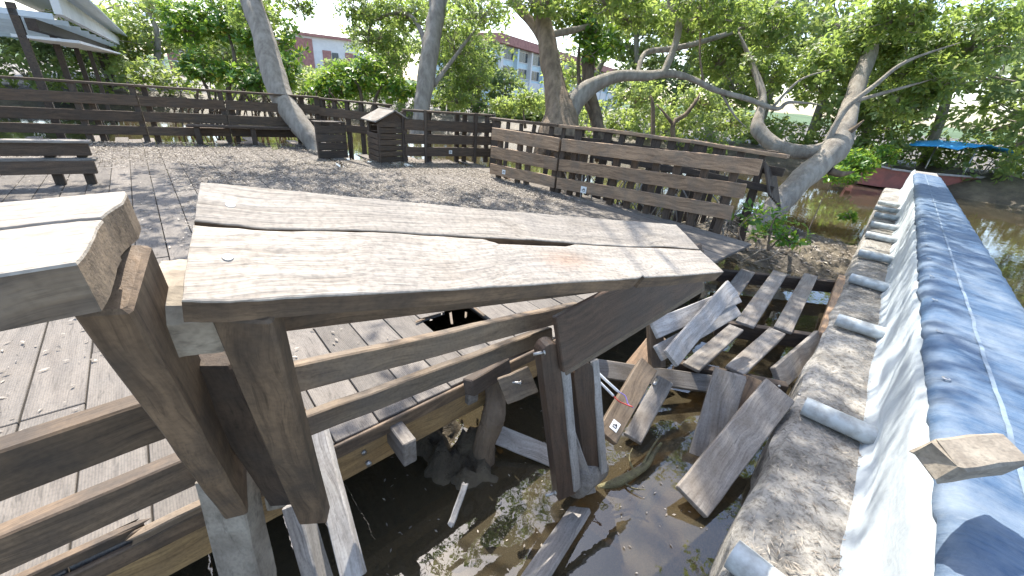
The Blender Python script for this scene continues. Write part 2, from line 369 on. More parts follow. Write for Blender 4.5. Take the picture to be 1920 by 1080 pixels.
# ================================================================ SETTING: mud bed and water
def axis(lo, hi, c0, c1, fine, grow):
    a = list(np.arange(c0, c1, fine)); s = fine; x = a[-1]
    while x < hi: s *= grow; x += s; a.append(x)
    s = fine; x = c0; b = []
    while x > lo: s *= grow; x -= s; b.append(x)
    return np.array(b[::-1] + a)
GX = axis(-420, 420, -1.8, 5.8, 0.036, 1.09); GY = axis(-60, 620, 0.5, 7.4, 0.036, 1.09)
LOGB = gz(905, 868, -0.6)
BANK = gz(1470, 455, -0.5)
def hnoise(x, y, s, seed=0.0):
    return mnoise.fractal(Vector((x * s + seed, y * s - seed, seed * 1.7)), 0.9, 2.1, 5)
def ground_h(x, y):
    h = -0.84 + 0.05 * hnoise(x, y, 1.1) + 0.02 * hnoise(x, y, 6.0, 3.1)
    d = math.hypot(x - LOGB.x + 0.12, (y - LOGB.y - 0.02)); h += 0.36 * math.exp(-(d / 0.26) ** 2) * (1 + 0.8 * hnoise(x, y, 5.5, 9.0) + .22 * hnoise(x, y, 11, 3.0))
    d2 = math.hypot(x - LOGB.x + .45, y - LOGB.y - .25); h += 0.25 * math.exp(-(d2 / 0.3) ** 2)
    # silt by the ledge at lower right
    e = gq(x, y)
    h += 0.17 * math.exp(-((e[1] + 0.25) / 0.22) ** 2) * math.exp(-((e[0] - 0.35) / 0.55) ** 2)
    # mud bank beyond the sunk panel
    bx, by = x - BANK.x, y - BANK.y
    s_ = bx * DV.x + by * DV.y; n_ = bx * DN.x + by * DN.y
    b = math.exp(-(s_ / 1.55) ** 4) * math.exp(-(n_ / 1.7) ** 4)
    h += b * (0.42 + 0.10 * hnoise(x, y, 3.0, 5.0))
    # shoals behind the fences, where the trees root
    h += 0.36 * math.exp(-((y - 10.3 + 0.25 * x) / 1.6) ** 2) * (0.6 + 0.8 * hnoise(x, y, 0.6, 2.0)) * (1 if x > -4 else math.exp(-((x + 4) / 2) ** 2)) * (1 if x < 4.2 else math.exp(-((x - 4.2) / .9) ** 2))
    # far banks
    rr = math.hypot(x, y); lim = (16.5 if x < 6 else 20.0) if x > 2 else 16.5 + min(9, (2 - x) * 0.8)
    t = min(max((rr - lim) / 3.0, 0), 1); h += t * t * (3 - 2 * t) * (1.0 + 0.12 * hnoise(x, y, 0.5))
    return h
LA = R(40.8); LV = Vector((math.sin(LA), math.cos(LA), 0)); LN = Vector((math.cos(LA), -math.sin(LA), 0))   # along the ledge, towards the wall
LE0 = gz(1382, 1010, -0.25); LE0 = Vector((LE0.x, LE0.y, 0))
def gq(x, y):
    dx, dy = x - LE0.x, y - LE0.y
    return dx * LV.x + dy * LV.y, dx * LN.x + dy * LN.y
nx, ny = len(GX), len(GY)
V = np.zeros((ny, nx, 3), np.float32)
V[..., 0] = GX[None, :]; V[..., 1] = GY[:, None]
for j in range(ny):
    for i in range(nx): V[j, i, 2] = ground_h(float(GX[i]), float(GY[j]))
ii = np.arange((ny - 1) * (nx - 1)); a = (ii // (nx - 1)) * nx + ii % (nx - 1)
gme = fmesh('mud_bed', V.reshape(-1, 3), np.stack([a, a + 1, a + nx + 1, a + nx], 1), True)
tag(put('ground', gme, 'mud'), kind='structure', label='dark wet mud bed and banks')
wme = mesh('water', [(-200, -40, -0.6), (200, -40, -0.6), (200, 120, -0.6), (-200, 120, -0.6)], [(0, 1, 2, 3)])
tag(put('water', wme, 'water'), kind='structure', label='shallow murky water')

# ================================================================ SETTING: timber deck
deck = empty('deck', E0, label='grey timber boardwalk deck', kind='structure')
def dk(s, t, z=0): return E0 + DV * s + DU * t + UPV * z
PW = 0.2
def inside_far(p):
    # far edge along the left fence, then the stepped fence
    a = Vector((-7.9, 7.75, 0)); b = Vector((-4.6, 10.0, 0)); d = (b - a).normalized(); n = Vector((-d.y, d.x, 0))
    if (p - a).dot(n) > -0.05: return False
    if p.x > -4.2 and p.x < 0.3:
        a2 = Vector((-3.3, 7.75, 0)); b2 = Vector((-0.6, 9.45, 0)); d = (b2 - a2).normalized(); n = Vector((-d.y, d.x, 0))
        if (p - a2).dot(n) > 0.35: return False
    return True
np_ = 0
plank_cache = {}
s = -4.2
row = 0
while s < 4.95:
    rs = random.Random(row * 13 + 5)
    t = 0.0; first = True
    while t < 12.5:
        L = rs.choice([1.35, 1.8, 2.4]) if not first else rs.choice([0.9, 1.35, 1.8])
        first = False
        mid = dk(s + PW / 2, t + L / 2)
        end = dk(s + PW / 2, t + L)
        q = s - 4.95
        hole = 0.75 < s < 1.15 and t < 0.45 < t + L
        if q < 0 and inside_far(mid) and np_ < 296:
            Lc = L - 0.006
            if hole:
                for t0, t1 in ((t, 0.44 + rs.uniform(-.04, .04)), (0.74 + rs.uniform(-.06, .05), t + L)):
                    if t1 - t0 > 0.1:
                        me = slab(t1 - t0, PW - 0.01, 0.03, 0.003, 3, 0.0, 0.03, 0.05, row)
                        put('plank', me, 'plank', deck, frame(dk(s + PW, t0, -0.03), DU, -DV)); np_ += 1
                t += L; continue
            key = round(Lc, 3)
            me = plank_cache.get(key)
            if me is None:
                me = slab(Lc, PW - 0.006, 0.03, 0.003); plank_cache[key] = me
            mw = frame(dk(s, t, -0.03) + UPV * rs.uniform(-0.003, 0.003), DU, DV)
            # y axis is +DV only if handed so; fix the handedness so that z points up
            if mw[2][2] < 0: mw = frame(dk(s + PW, t, -0.03) + UPV * rs.uniform(-0.003, 0.003), DU, -DV)
            put('plank', me, 'plank', deck, mw); np_ += 1
        t += L
    s += PW; row += 1
# splinters left round the hole in the planks
for k in range(6):
    rs = random.Random(k + 900)
    p = dk(.72 + rs.random() * .5, .38 + rs.random() * .42, .006 + .004 * k % .02); an = rs.random() * 3.1
    d_ = Vector((math.cos(an), math.sin(an), rs.uniform(-.15, .25)))
    beam('splinter', p, p + d_ * rs.uniform(.06, .2), rs.uniform(.012, .03), .008, UPV.cross(d_), rs.choice(('brown', 'grey', 'rail')), deck, seg=2, rag=(.02, .03))
# bearers and joists below the deck
for k, tt in enumerate((0.05, 1.7, 3.2, 4.8)):
    p, q = dk(-4.2, tt, -0.19), dk(5.2 - (3.9 if k == 0 else 0), tt, -0.19)
    beam('bearer', p, q, 0.07, 0.16, DU, 'yellow' if k == 0 else 'brown', deck, seg=6)
for s_ in np.arange(-3.6, 5.0, 0.62):
    beam('joist', dk(s_, 0.5, -0.10), dk(s_, 9.0 if s_ < 3 else 5.0, -0.10), 0.06, 0.13, DV, 'dark', deck, seg=2)
beam('edge_board', dk(-4.2, -0.014, -0.04), dk(1.9, -0.014, -0.04), 0.02, 0.075, DU, 'brown', deck, seg=6)
# two cantilever blocks that stick out from under the deck
for (px, py), W_, T_ in (((769, 829), 0.065, 0.14), ((889, 720), 0.07, 0.14)):
    e = gz(px, py, -0.035); beam('joist_end', e - UPV * T_ / 2, e - UPV * T_ / 2 + DU * 0.75, W_, T_, DV, 'grey', deck, seg=2)
for (px, py) in ((680, 845), (689, 866)):
    e = gz(px, py, -0.15)
    tube('bolt', [e, e + DN * 0.02], [0.012, 0.012], 'steel', deck, n=8, jit=0, lump=None)

# leaf litter over the deck (nobody could count it)
def leaf_quads(P, Nn, T, L, W, fold=0.25):
    """P base points, Nn leaf normals, T tip directions: diamond leaves folded along the midrib"""
    B = np.cross(Nn, T); B /= np.linalg.norm(B, axis=1, keepdims=True) + 1e-9
    L = L[:, None]; W = W[:, None]
    tip = P + T * L; mid = P + T * L * 0.48
    l = mid + B * W * .5 + Nn * W * fold; r_ = mid - B * W * .5 + Nn * W * fold
    V = np.stack([P, l, tip, r_], 1).reshape(-1, 3)
    i = np.arange(len(P)) * 4
    F = np.stack([np.stack([i, i + 1, i + 2], 1), np.stack([i, i + 2, i + 3], 1)], 1).reshape(-1, 3)
    return V, F
def litter(n, pick, z, L=(0.03, 0.075), tilt=0.35, asp=(0.25, 0.5), zj=0.012):
    P = np.array([pick() for _ in range(n)]); P = np.column_stack([P, np.full(n, z) + rng.random(n) * zj])
    a = rng.random(n) * 6.283; el = rng.normal(0, tilt, n)
    T = np.column_stack([np.cos(a) * np.cos(el), np.sin(a) * np.cos(el), np.sin(np.abs(el)) * .5])
    Nn = np.column_stack([rng.normal(0, .3, n), rng.normal(0, .3, n), np.ones(n)]); Nn /= np.linalg.norm(Nn, axis=1, keepdims=True)
    ln = rng.uniform(*L, n)
    return leaf_quads(P, Nn, T, ln, ln * rng.uniform(*asp, n), 0.2)
def pick_deck():
    while True:
        s_ = random.uniform(-4.0, 4.6); t_ = random.uniform(0.6, 10.5)
        p = dk(s_, t_)
        if not inside_far(p): continue
        # thick over the middle and back, thin to the left front
        w = min(1, max(0, (t_ - 1.9) / 1.0)) * max(min(1, max(0, (s_ + .35) / .6)), min(1, max(0, (t_ - 6.6) / .9)))
        w = max(w * (0.55 + 0.6 * mnoise.noise(Vector((s_ * 1.3, t_ * 1.3, 0)))), 0.02)
        if random.random() < w: return (p.x, p.y)
v, f = litter(85000, pick_deck, 0.004, L=(0.010, 0.045))
tag(put('leaf_litter', fmesh('leaf_litter', v, f), LEAF['litter']), 'grey brown fallen leaves strewn over the deck', 'leaf litter', kind='stuff')

# ================================================================ SETTING: concrete ledge
def lq(s, n, z=0): return LE0 + LV * s + LN * n + UPV * z
nS, nW = 150, 9
ss = np.linspace(-3, 15.5, nS); V = []; F = []
prof = [(-0.05, -1.0), (-0.02, -0.33), (0.0, -0.275), (0.03, -0.252), (0.12, -0.25), (0.25, -0.245), (0.34, -0.25), (0.50, -0.25), (0.50, -1.0)]
for i, s_ in enumerate(ss):
    for k, (n_, z_) in enumerate(prof):
        j = 0.035 * hnoise(s_ * 1.0, k * .4, 2.2, 4.0) if 0 < k < 4 else 0
        zz = z_ + (0.012 * hnoise(s_, n_, 4.0, 8.0) if 1 <= k <= 6 else 0)
        V.append(lq(s_, n_ + j, zz))
for i in range(nS - 1):
    for k in range(len(prof) - 1):
        a = i * len(prof) + k; F.append((a, a + 1, a + 1 + len(prof), a + len(prof)))
tag(put('ledge', mesh('ledge', V, F, False), 'concrete'), 'rough dirty concrete ledge along the foot of the wall', kind='structure')
def pick_ledge():
    s_ = random.uniform(-0.8, 9); n_ = 0.02 + 0.36 * random.random() ** 0.7
    p = lq(s_, n_); return (p.x, p.y)
v, f = litter(7000, pick_ledge, -0.246, L=(0.012, 0.05), tilt=0.2, asp=(0.04, 0.18), zj=0.015)
tag(put('twig_litter', fmesh('twig_litter', v, f), LEAF['litter']), 'thin dry needles and twigs scattered on the concrete ledge', 'twigs', kind='stuff')

# ================================================================ THE BROKEN RAILING IN THE FOREGROUND
def solve_rail():
    A, B, C_, D_ = [ray(*p) for p in ((340, 562), (376, 341), (1275, 422), (1360, 510))]
    s_ = np.linalg.solve(np.array([A, -B, C_]).T, D_)
    PA, PB, PD = A * s_[0], B * s_[1], D_
    k = 0.3 / np.linalg.norm(PB - PA)
    return Vector(PA * k + CAM), Vector(PB * k + CAM), Vector(PD * k + CAM)
RA, RB, RD = solve_rail()
rx = (RD - RA).normalized(); rn = rx.cross(RB - RA).normalized(); ry = rn.cross(rx)
RM = Matrix(((rx[0], ry[0], rn[0], RA[0]), (rx[1], ry[1], rn[1], RA[1]), (rx[2], ry[2], rn[2], RA[2]), (0, 0, 0, 1)))
RMI = RM.inverted()
def on_rail(x, y):
    d = Vector(ray(x, y)); c = Vector(CAM); t = (RA - c).dot(rn) / d.dot(rn)
    q = RMI @ (c + d * t); return (q.x, q.y)
rail1 = empty('railing', dk(0.3, 0, 0), 'collapsed near railing bay under the wide bleached cap board', 'railing', 'broken railings over the water')
def ragline(pts, n, amp, seed):
    rs = random.Random(seed); out = []
    for i in range(len(pts) - 1):
        for k in range(n):
            t = k / n; x = pts[i][0] + (pts[i + 1][0] - pts[i][0]) * t; y = pts[i][1] + (pts[i + 1][1] - pts[i][1]) * t
            j = amp if k else 0
            out.append((x + rs.uniform(-j, j), y + rs.uniform(-j, j)))
    out.append(pts[-1]); return out
def outline_board(name, loop, T, mats, parent, mw, bev=0.004):
    """closed outline in the board's plane, thickness below; top face gets slot 0, the rest slot 1"""
    bm = bmesh.new()
    top = [bm.verts.new((x, y, 0)) for x, y in loop]
    ft = bm.faces.new(top)
    if ft.normal.z < 0 or sum((loop[i][0] * loop[(i + 1) % len(loop)][1] - loop[(i + 1) % len(loop)][0] * loop[i][1]) for i in range(len(loop))) < 0:
        bm.faces.remove(ft); ft = bm.faces.new(top[::-1])
    bot = {v_: bm.verts.new((v_.co.x, v_.co.y, -T)) for v_ in ft.verts}
    lst = list(ft.verts)
    for i in range(len(lst)):
        p, q = lst[i], lst[(i + 1) % len(lst)]
        fc = bm.faces.new((q, p, bot[p], bot[q])); fc.material_index = 1
    fb = bm.faces.new([bot[v_] for v_ in reversed(lst)]); fb.material_index = 1
    bm.normal_update()
    edges = [e for e in bm.edges if abs(e.verts[0].co.z) < 1e-6 and abs(e.verts[1].co.z) < 1e-6]
    bmesh.ops.bevel(bm, geom=edges, offset=bev, segments=2, affect='EDGES', profile=0.6)
    bmesh.ops.triangulate(bm, faces=[f_ for f_ in bm.faces if len(f_.verts) > 6])
    me = bpy.data.meshes.new(name); bm.to_mesh(me); bm.free()
    return put(name, me, mats, parent, mw)
crack_up = ragline([on_rail(*p) for p in ((364, 413), (500, 428), (700, 432), (906, 445), (1000, 449), (1076, 456), (1180, 462), (1250, 462), (1312, 467))], 5, 0.0014, 3)
crack_lo = ragline([on_rail(*p) for p in ((361, 420), (500, 431), (700, 434), (905, 447), (935, 456), (1060, 461), (1078, 457), (1180, 463), (1250, 465), (1314, 469))], 5, 0.0014, 4)
back = ragline([on_rail(*p) for p in ((376, 341), (560, 358), (760, 378), (960, 396), (1140, 411), (1268, 421))], 4, 0.0012, 5)
rend_b = ragline([on_rail(*p) for p in ((1268, 421), (1285, 438), (1312, 467))], 3, 0.001, 6)
lend_b = ragline([on_rail(*p) for p in ((364, 413), (370, 375), (376, 341))], 4, 0.001, 7)
loopb = back[:-1] + rend_b[:-1] + crack_up[::-1][:-1] + lend_b[:-1]
TH = 0.05
capb = outline_board('cap_board', loopb, TH, ['bleached', 'brown'], rail1, RM, 0.003)  # weathered pale top; sun-and-shade contrast with its sides partly painted in
front = ragline([on_rail(*p) for p in ((340, 562), (430, 564), (560, 556), (760, 546), (960, 535), (1130, 525), (1196, 521))], 5, 0.0012, 8)
chip = [on_rail(*p) for p in ((1196, 521), (1203, 518.5), (1206, 515.5), (1211, 519.5))]
front2 = ragline([on_rail(*p) for p in ((1211, 519.5), (1290, 515), (1358, 509))], 4, 0.001, 9)
rend_f = ragline([on_rail(*p) for p in ((1358, 509), (1340, 492), (1314, 469))], 3, 0.001, 10)
lend_f = ragline([on_rail(*p) for p in ((361, 420), (350, 490), (340, 562))], 4, 0.001, 11)
loopf = front[:-1] + chip[:-1] + front2[:-1] + rend_f[:-1] + crack_lo[::-1][:-1] + lend_f[:-1]
_sx, _sy = on_rail(1060, 488)
M['bleached_stained'] = wood('wood_bleached_rust_stained', (0.40, 0.352, 0.292), (0.225, 0.19, 0.15), (0.215, 0.195, 0.172), 0.82, 0.6, gx=1.3, gy_=40, bump=0.6, dirt=.5, spot=(_sx, _sy, .15, .055))
capf = outline_board('cap_board', loopf, TH, ['bleached_stained', 'brown'], rail1, RM @ Matrix.Translation((0, 0, -0.001)), 0.004)
for (x, y) in ((432, 384), (427, 482)):
    qx, qy = on_rail(x, y); bm = bmesh.new(); bmesh.ops.create_cone(bm, cap_ends=True, segments=14, radius1=0.0085, radius2=0.008, depth=0.0012)
    me = bpy.data.meshes.new('screw_plug'); bm.to_mesh(me); bm.free()
    put('screw_plug', me, 'plug', rail1, RM @ Matrix.Translation((qx, qy, 0.0003)))

G = gd
# front post of the pair
board3('post', G(392, 600, .64), G(560, 985, 1.36), G(507, 604, .66), 0.055, 'brown', rail1)
# its far twin, inner side of the handrail
board3('post', G(330, 690, .80), G(505, 950, 1.36), G(425, 690, .82), 0.05, 'dark', rail1, W=0.10)
# rails
board3('rail', G(508, 626, .92), G(1130, 548, 1.95), G(508, 585, .90), 0.045, 'brown', rail1, W=0.12)
board3('rail', G(545, 742, 1.15), G(1086, 597, 2.18), G(535, 692, 1.13), 0.05, 'rail', rail1, W=0.085, seg=10, wob=.002)
board3('rail', G(572, 823, 1.36), G(1038, 640, 2.06), G(560, 789, 1.34), 0.055, 'rail', rail1, W=0.075, seg=10, wob=.002)

# neighbouring bay to the left, its cap split at the end
rail2 = empty('railing', dk(-1.4, 0, 0), 'left railing bay cut by the picture edge, cap board split at its end', 'railing', 'broken railings over the water')
# cap: sunlit top paler, shaded end face darker, partly by their colours; follows the deck edge
def cap_left():
    tl, bl = G(235, 357, .64), G(140, 487, .40)
    yv = tl - bl; n_ = tl - G(257, 426, .645); n_ = (n_ - yv.normalized() * n_.dot(yv.normalized())).normalized()
    xv = yv.cross(n_).normalized()
    return Matrix(((xv[0], yv.normalized()[0], n_[0], bl[0]), (xv[1], yv.normalized()[1], n_[1], bl[1]), (xv[2], yv.normalized()[2], n_[2], bl[2]), (0, 0, 0, 1))), yv.length
mwc, wc = cap_left()
def ob(name, loop, T, mats, parent, mw, bev=.004):
    return outline_board(name, [(-x, y) for x, y in loop], T, mats, parent, mw, bev)
jag = ragline([(0.006, wc * .52), (0.05, wc * .54), (0.16, wc * .545), (0.4, wc * .55), (1.5, wc * .55)], 4, .003, 21)
jag2 = [(x, y - 0.005) for x, y in jag]
lo1 = ragline([(0, wc), (-0.006, wc * .75), (0.006, wc * .52)], 3, .002, 22)
ob('cap_board', lo1[:-1] + jag + [(1.5, wc)], TH * 1.15, ['bleached', 'rail'], rail2, mwc)
lo2 = ragline([(0.004, wc * .50), (0.0, wc * .2), (0, 0)], 3, .002, 23)
ob('cap_board', lo2[:-1] + [(0, 0), (1.5, 0)] + jag2[::-1][:-1], TH * 1.15, ['bleached', 'rail'], rail2, mwc @ Matrix.Translation((0, 0, -.002)))
# leaning posts
board3('post', G(128, 590, .50), G(420, 975, 1.20), G(262, 612, .55), 0.13, 'brown', rail2, seg=8)
board3('post', G(160, 560, .60), G(240, 300, .95), G(252, 500, .60), 0.05, 'grey', rail2, W=.08) if 0 else None
# block between the post pairs, with a rounded weathered top
def spacer():
    a_, b_, c_ = G(262, 598, .62), G(392, 588, .66), G(300, 696, .70)
    x = (b_ - a_); y = (c_ - a_); mw = frame(a_, x, y); z = Vector((mw[0][2], mw[1][2], mw[2][2]))
    Lx, Ly, Dp = 0.125, 0.10, 0.17
    sgn = 1 if z.dot(a_ - Vector(CAM)) > 0 else -1
    prof = [(0.0, Ly), (0.0, 0.02), (0.02, -.004), (0.06, -.012), (0.11, -0.004), (Dp, 0.02), (Dp, Ly - .03), (Dp - .03, Ly)]   # (depth, down)
    v_ = []; f_ = []
    nx_ = 10
    for i in range(nx_ + 1):
        for d_, y_ in prof:
            rs_ = 0.004 * mnoise.noise(Vector((i * .7, d_ * 40, y_ * 40)))
            v_.append((Lx * i / nx_, y_ + rs_, sgn * d_))
    n_ = len(prof)
    for i in range(nx_):
        for k in range(n_):
            a = i * n_ + k; b = i * n_ + (k + 1) % n_; f_.append((a, b, b + n_, a + n_))
    f_.append(tuple(range(n_))); f_.append(tuple(nx_ * n_ + k for k in reversed(range(n_))))
    bm = bmesh.new(); bv = [bm.verts.new(p) for p in v_]
    for q in f_: bm.faces.new([bv[i] for i in q])
    bmesh.ops.recalc_face_normals(bm, faces=bm.faces); me = bpy.data.meshes.new('spacer_block'); bm.to_mesh(me); bm.free()
    put('spacer_block', me, 'timber', rail1, mw)
spacer()
# rails of the left bay, along the deck edge
for k, (yl, yt, dep, w_, m_) in enumerate(((882, 789, .86, .115, 'brown'), (1006, 936, 1.10, .115, 'brown'))):
    a_ = G(162, yl, dep); t_ = G(162, yt, dep - .03)
    d_ = DV * 0.95 + UPV * 0.01
    board3('rail', a_ - d_ * .55, a_ + d_ * (0.42 if k == 0 else 0.62), t_ - d_ * .55, 0.055, m_, rail2, W=w_, seg=6)

# splintered fascia ends under the left bay
fas = empty('fascia_board', dk(-.7, 0, -.1), 'splintered brown fascia boards below the left rails', 'board')
a_ = G(162, 1050, 1.24); board3('splinter', a_ - DV * .4, a_ + DV * .17, G(162, 1022, 1.22) - DV * .4, .03, 'brown', fas, W=.045, rag=(0, .1))
a_ = G(232, 1032, 1.28); board3('splinter', a_, a_ + DV * .32, G(250, 1004, 1.27), .03, 'rail', fas, W=.04, rag=(.06, 0))

# stubs that stand under the railing
st = empty('pile_post', G(430, 1080, 1.35), 'rough sunlit square post below the left railing bay', 'post', 'posts below the deck edge')
board3('post_shaft', G(362, 905, 1.18), G(425, 1150, 1.30), G(450, 925, 1.20), .09, 'timber', st, seg=8, wob=.003)
st = empty('pile_post', G(650, 1080, 1.45), 'grey slanting board under the end of the lowest rail', 'post', 'posts below the deck edge')
board3('post_shaft', G(568, 803, 1.62), G(640, 1100, 1.40), G(606, 790, 1.62), .035, 'pale', st, seg=6, W=.085)
st = empty('pile_post', G(560, 1080, 1.4), 'short bright offcut between the two leaning posts', 'post', 'posts below the deck edge')
board3('post_shaft', G(526, 955, 1.48), G(575, 1120, 1.44), G(556, 945, 1.48), .09, 'pale', st, seg=3, W=.06)
st = empty('pile_post', G(470, 900, 1.5), 'blocky lit foot between the leaning posts', 'post', 'posts below the deck edge')
board3('post_shaft', G(470, 835, 1.62), G(500, 960, 1.60), G(515, 832, 1.60), .09, 'timber', st, seg=3, W=.1)

# ================================================================ COLLAPSED FRAME RIGHT OF IT
fr = empty('railing', gz(1080, 900, -.6), 'overturned railing frame with two upright legs in the water', 'railing', 'broken railings over the water')
# wide dark board hanging under the cap's far end
board3('cap_board', G(1058, 700, 1.74), G(1318, 540, 2.34), G(1034, 640, 1.66), 0.03, 'redbrown', fr, W=.27, seg=8)
board3('cap_board', G(1062, 706, 1.785), G(1322, 546, 2.385), G(1038, 648, 1.705), 0.022, 'rail', fr, W=.262, seg=8)  # lighter second layer; its sunlit lower edges are put into the colour
def leg(pxs, deps, wpx, T, mat, round_top=True):
    """leg with a rounded head: a-b the left edge, c across"""
    a_, b_ = G(*pxs[0], deps[0]), G(*pxs[1], deps[1]); c_ = G(*pxs[2], deps[2])
    x = b_ - a_; y = c_ - a_; y = y - x.normalized() * y.dot(x.normalized()); W_ = y.length
    mw = frame(a_, x, y); z = Vector((mw[0][2], mw[1][2], mw[2][2]))
    if z.dot(a_ - Vector(CAM)) > 0:
        mw = frame(a_ + y, x, -y)
    L_ = x.length; loop = []
    for k in range(9):
        t = math.pi * k / 8; loop.append((W_ * .5 - W_ * .5 * math.sin(t), W_ * .5 - W_ * .5 * math.cos(t)))
    loop += [(L_, W_), (L_, 0)]
    return outline_board('leg', loop, T, [mat, mat], fr, mw, .004)
leg(((1012, 652), (1048, 940), (1052, 652)), (1.70, 2.05, 1.74), 0, .075, 'redbrown')
leg(((1074, 690), (1098, 895), (1112, 682)), (1.86, 2.16, 1.90), 0, .06, 'redbrown')
board3('leg_lit_edge', G(1052, 668, 1.74), G(1078, 925, 2.06), G(1070, 668, 1.78), .02, 'pale', fr, W=.05)  # pale strips: the sunlit side of each leg put into the colour
board3('leg_lit_edge', G(1110, 680, 1.90), G(1128, 892, 2.17), G(1126, 682, 1.93), .02, 'pale', fr, W=.045)
board3('brace', G(1058, 818, 2.02), G(1098, 930, 2.16), G(1076, 826, 2.03), .03, 'pale', fr, W=.06)
tube('round_block', [G(1072, 900, 2.14), G(1112, 868, 2.30)], [.10, .10], 'grey', fr, n=18, jit=0, lump=.03)
board3('rail', G(1068, 948, 2.20), G(960, 1100, 1.72), G(1112, 928, 2.24), .03, 'pale', fr, W=.125, seg=6)
for (x, y, d_, dx) in ((1020, 932, 1.98, (-.05, -.02, 0)), (956, 726, 2.0, (-.05, .01, -.01)), (1000, 668, 1.72, (-.05, -.01, -.01))):
    p = G(x + 22, y - 8, d_); tube('bolt', [p, p + Vector(dx)], [.0075, .0075], 'steel', fr, n=8, jit=0, lump=None)
    tube('bolt_head', [p, p + Vector(dx) * .15], [.013, .013], 'steel', fr, n=6, jit=0, lump=None)

# broken bracket board between rail end and legs
br = empty('bracket_board', G(970, 720, 2.05), 'short brown board hanging at the ends of the rails', 'board')
board3('plate', G(952, 760, 2.0), G(1010, 735, 2.02), G(938, 702, 2.0), .03, 'rail', br, W=.14)
tag(board3('beam_end', G(890, 745, 2.02), G(960, 700, 2.25), G(884, 705, 2.0), .07, 'dark', None, W=.09), 'dark broken beam end behind the lowest rail', 'beam')

# log pile and the mud round it is part of the ground
lp = [LOGB + Vector((0.0, 0, -.2)), gd(908, 830, 2.36), gd(925, 780, 2.30), gd(930, 740, 2.28), gd(925, 690, 2.26), gd(930, 660, 2.28)]
tag(tube('log_pile', lp, [.075, .062, .072, .06, .07, .06], 'barkdk', None, n=14, m=6, jit=.03, lump=.45, seed=4), 'gnarled dark log pile rising out of the mud', 'log')

# ================================================================ FALLEN PIECES
def loose(name, label, cat, a, b, c, T, mat, W=None, seg=5, rag=(0, 0), group='loose fallen boards'):
    return tag(board3(name, a, b, c, T, mat, None, W, seg, .002, rag), label, cat, group)
big = loose('plank', 'broad grey plank leaning from the drain pipe down into the water', 'plank', G(1270, 912, 2.22), G(1438, 708, 2.62), G(1336, 960, 2.16), .045, 'grey', seg=8)
for (x, y) in ((1462, 724), (1500, 740)):
    c_ = gd(x, y, 2.585); tube('screw', [c_, c_ + Vector((0, .01, -.008))], [.008, .008], 'steel', big, n=8, jit=0, lump=None)
loose('plank', 'narrower brown plank upright behind the broad leaning one', 'plank', G(1292, 850, 2.60), G(1342, 684, 2.72), G(1348, 860, 2.55), .035, 'grey', W=.2, rag=(0, .025))
loose('plank', 'dark plank edge between the two leaning planks', 'plank', G(1330, 862, 2.66), G(1395, 700, 2.86), G(1400, 850, 2.62), .04, 'brown', W=.22)
lab = loose('plank', 'short plank carrying a white label plate and cables', 'plank', G(1122, 805, 2.30), G(1204, 668, 2.62), G(1150, 832, 2.28), .045, 'rail', W=.13, group=None, rag=(.0, .02))
def sticker(c, xdir, ydir, w, h, parent, name='label_plate', marks=True):
    n_ = xdir.cross(ydir).normalized()
    if n_.dot(Vector(CAM) - c) < 0: n_ = -n_
    x = xdir.normalized(); y = ydir.normalized()
    def rect(x0, x1, y0, y1, dz):
        return [c + x * (w * u_) + y * (h * v_) + n_ * dz for u_, v_ in ((x0, y0), (x1, y0), (x1, y1), (x0, y1))]
    v_ = rect(-.5, .5, -.5, .5, .003) + rect(-.5, .5, -.5, .5, .0005)
    f_ = [(0, 1, 2, 3), (0, 4, 5, 1), (1, 5, 6, 2), (2, 6, 7, 3), (3, 7, 4, 0)]
    o = put(name, mesh(name, v_, f_), 'white', parent)
    if marks:
        v2 = []; f2 = []
        for (x0, x1, y0, y1) in ((-.26, .26, .0, .08), (-.26, .26, -.24, -.16), (-.26, -.18, -.16, .0), (.18, .26, -.16, .0), (-.05, .18, .08, .22)):
            k = len(v2); v2 += rect(x0, x1, y0, y1, .0042); f2.append((k, k + 1, k + 2, k + 3))
        put('printed_mark', mesh('printed_mark', v2, f2), 'black', o)
    return o
pa = G(1138, 770, 2.30); xd = (G(1204, 668, 2.62) - G(1122, 805, 2.30)).normalized(); yd = (G(1150, 832, 2.28) - G(1122, 805, 2.30)); yd = (yd - xd * yd.dot(xd)).normalized()
pa = G(1122, 805, 2.30) + xd * .085 + yd * .07
sticker(pa, yd, xd, .05, .06, lab)
loose('plank', 'round-ended plank with a bolt beside the labelled one', 'plank', G(1170, 812, 2.62), G(1232, 702, 2.86), G(1196, 826, 2.58), .04, 'grey', W=.12)
bo = tag(tube('bolt', [G(1232, 712, 2.78), G(1226, 722, 2.70)], [.012, .012], 'steel', None, n=8, jit=0, lump=None), 'pale bolt standing out of the round-ended plank', 'bolt')
loose('plank', 'grey board lying behind the log at the water line', 'plank', G(925, 832, 2.42), G(1040, 878, 2.40), G(945, 805, 2.46), .03, 'pale', W=.115)
loose('stick', 'split grey stick standing in the mud', 'stick', G(838, 988, 1.86), G(868, 902, 1.92), G(850, 990, 1.86), .012, 'pale', W=.03, rag=(.03, .02))
loose('beam', 'long grey beam lying across behind the labelled plank', 'beam', G(1112, 706, 2.82), G(1352, 738, 3.02), G(1112, 676, 2.86), .06, 'grey', W=.13, group=None)
loose('plank', 'plank propped below the frame behind the upright legs', 'plank', G(1165, 690, 3.0), G(1225, 618, 3.2), G(1190, 700, 2.98), .03, 'fence', W=.13)
loose('post', 'short brown post holding the crossed grey boards', 'post', G(1222, 690, 2.78), G(1216, 600, 2.84), G(1262, 684, 2.78), .08, 'brown', W=.1, group=None)
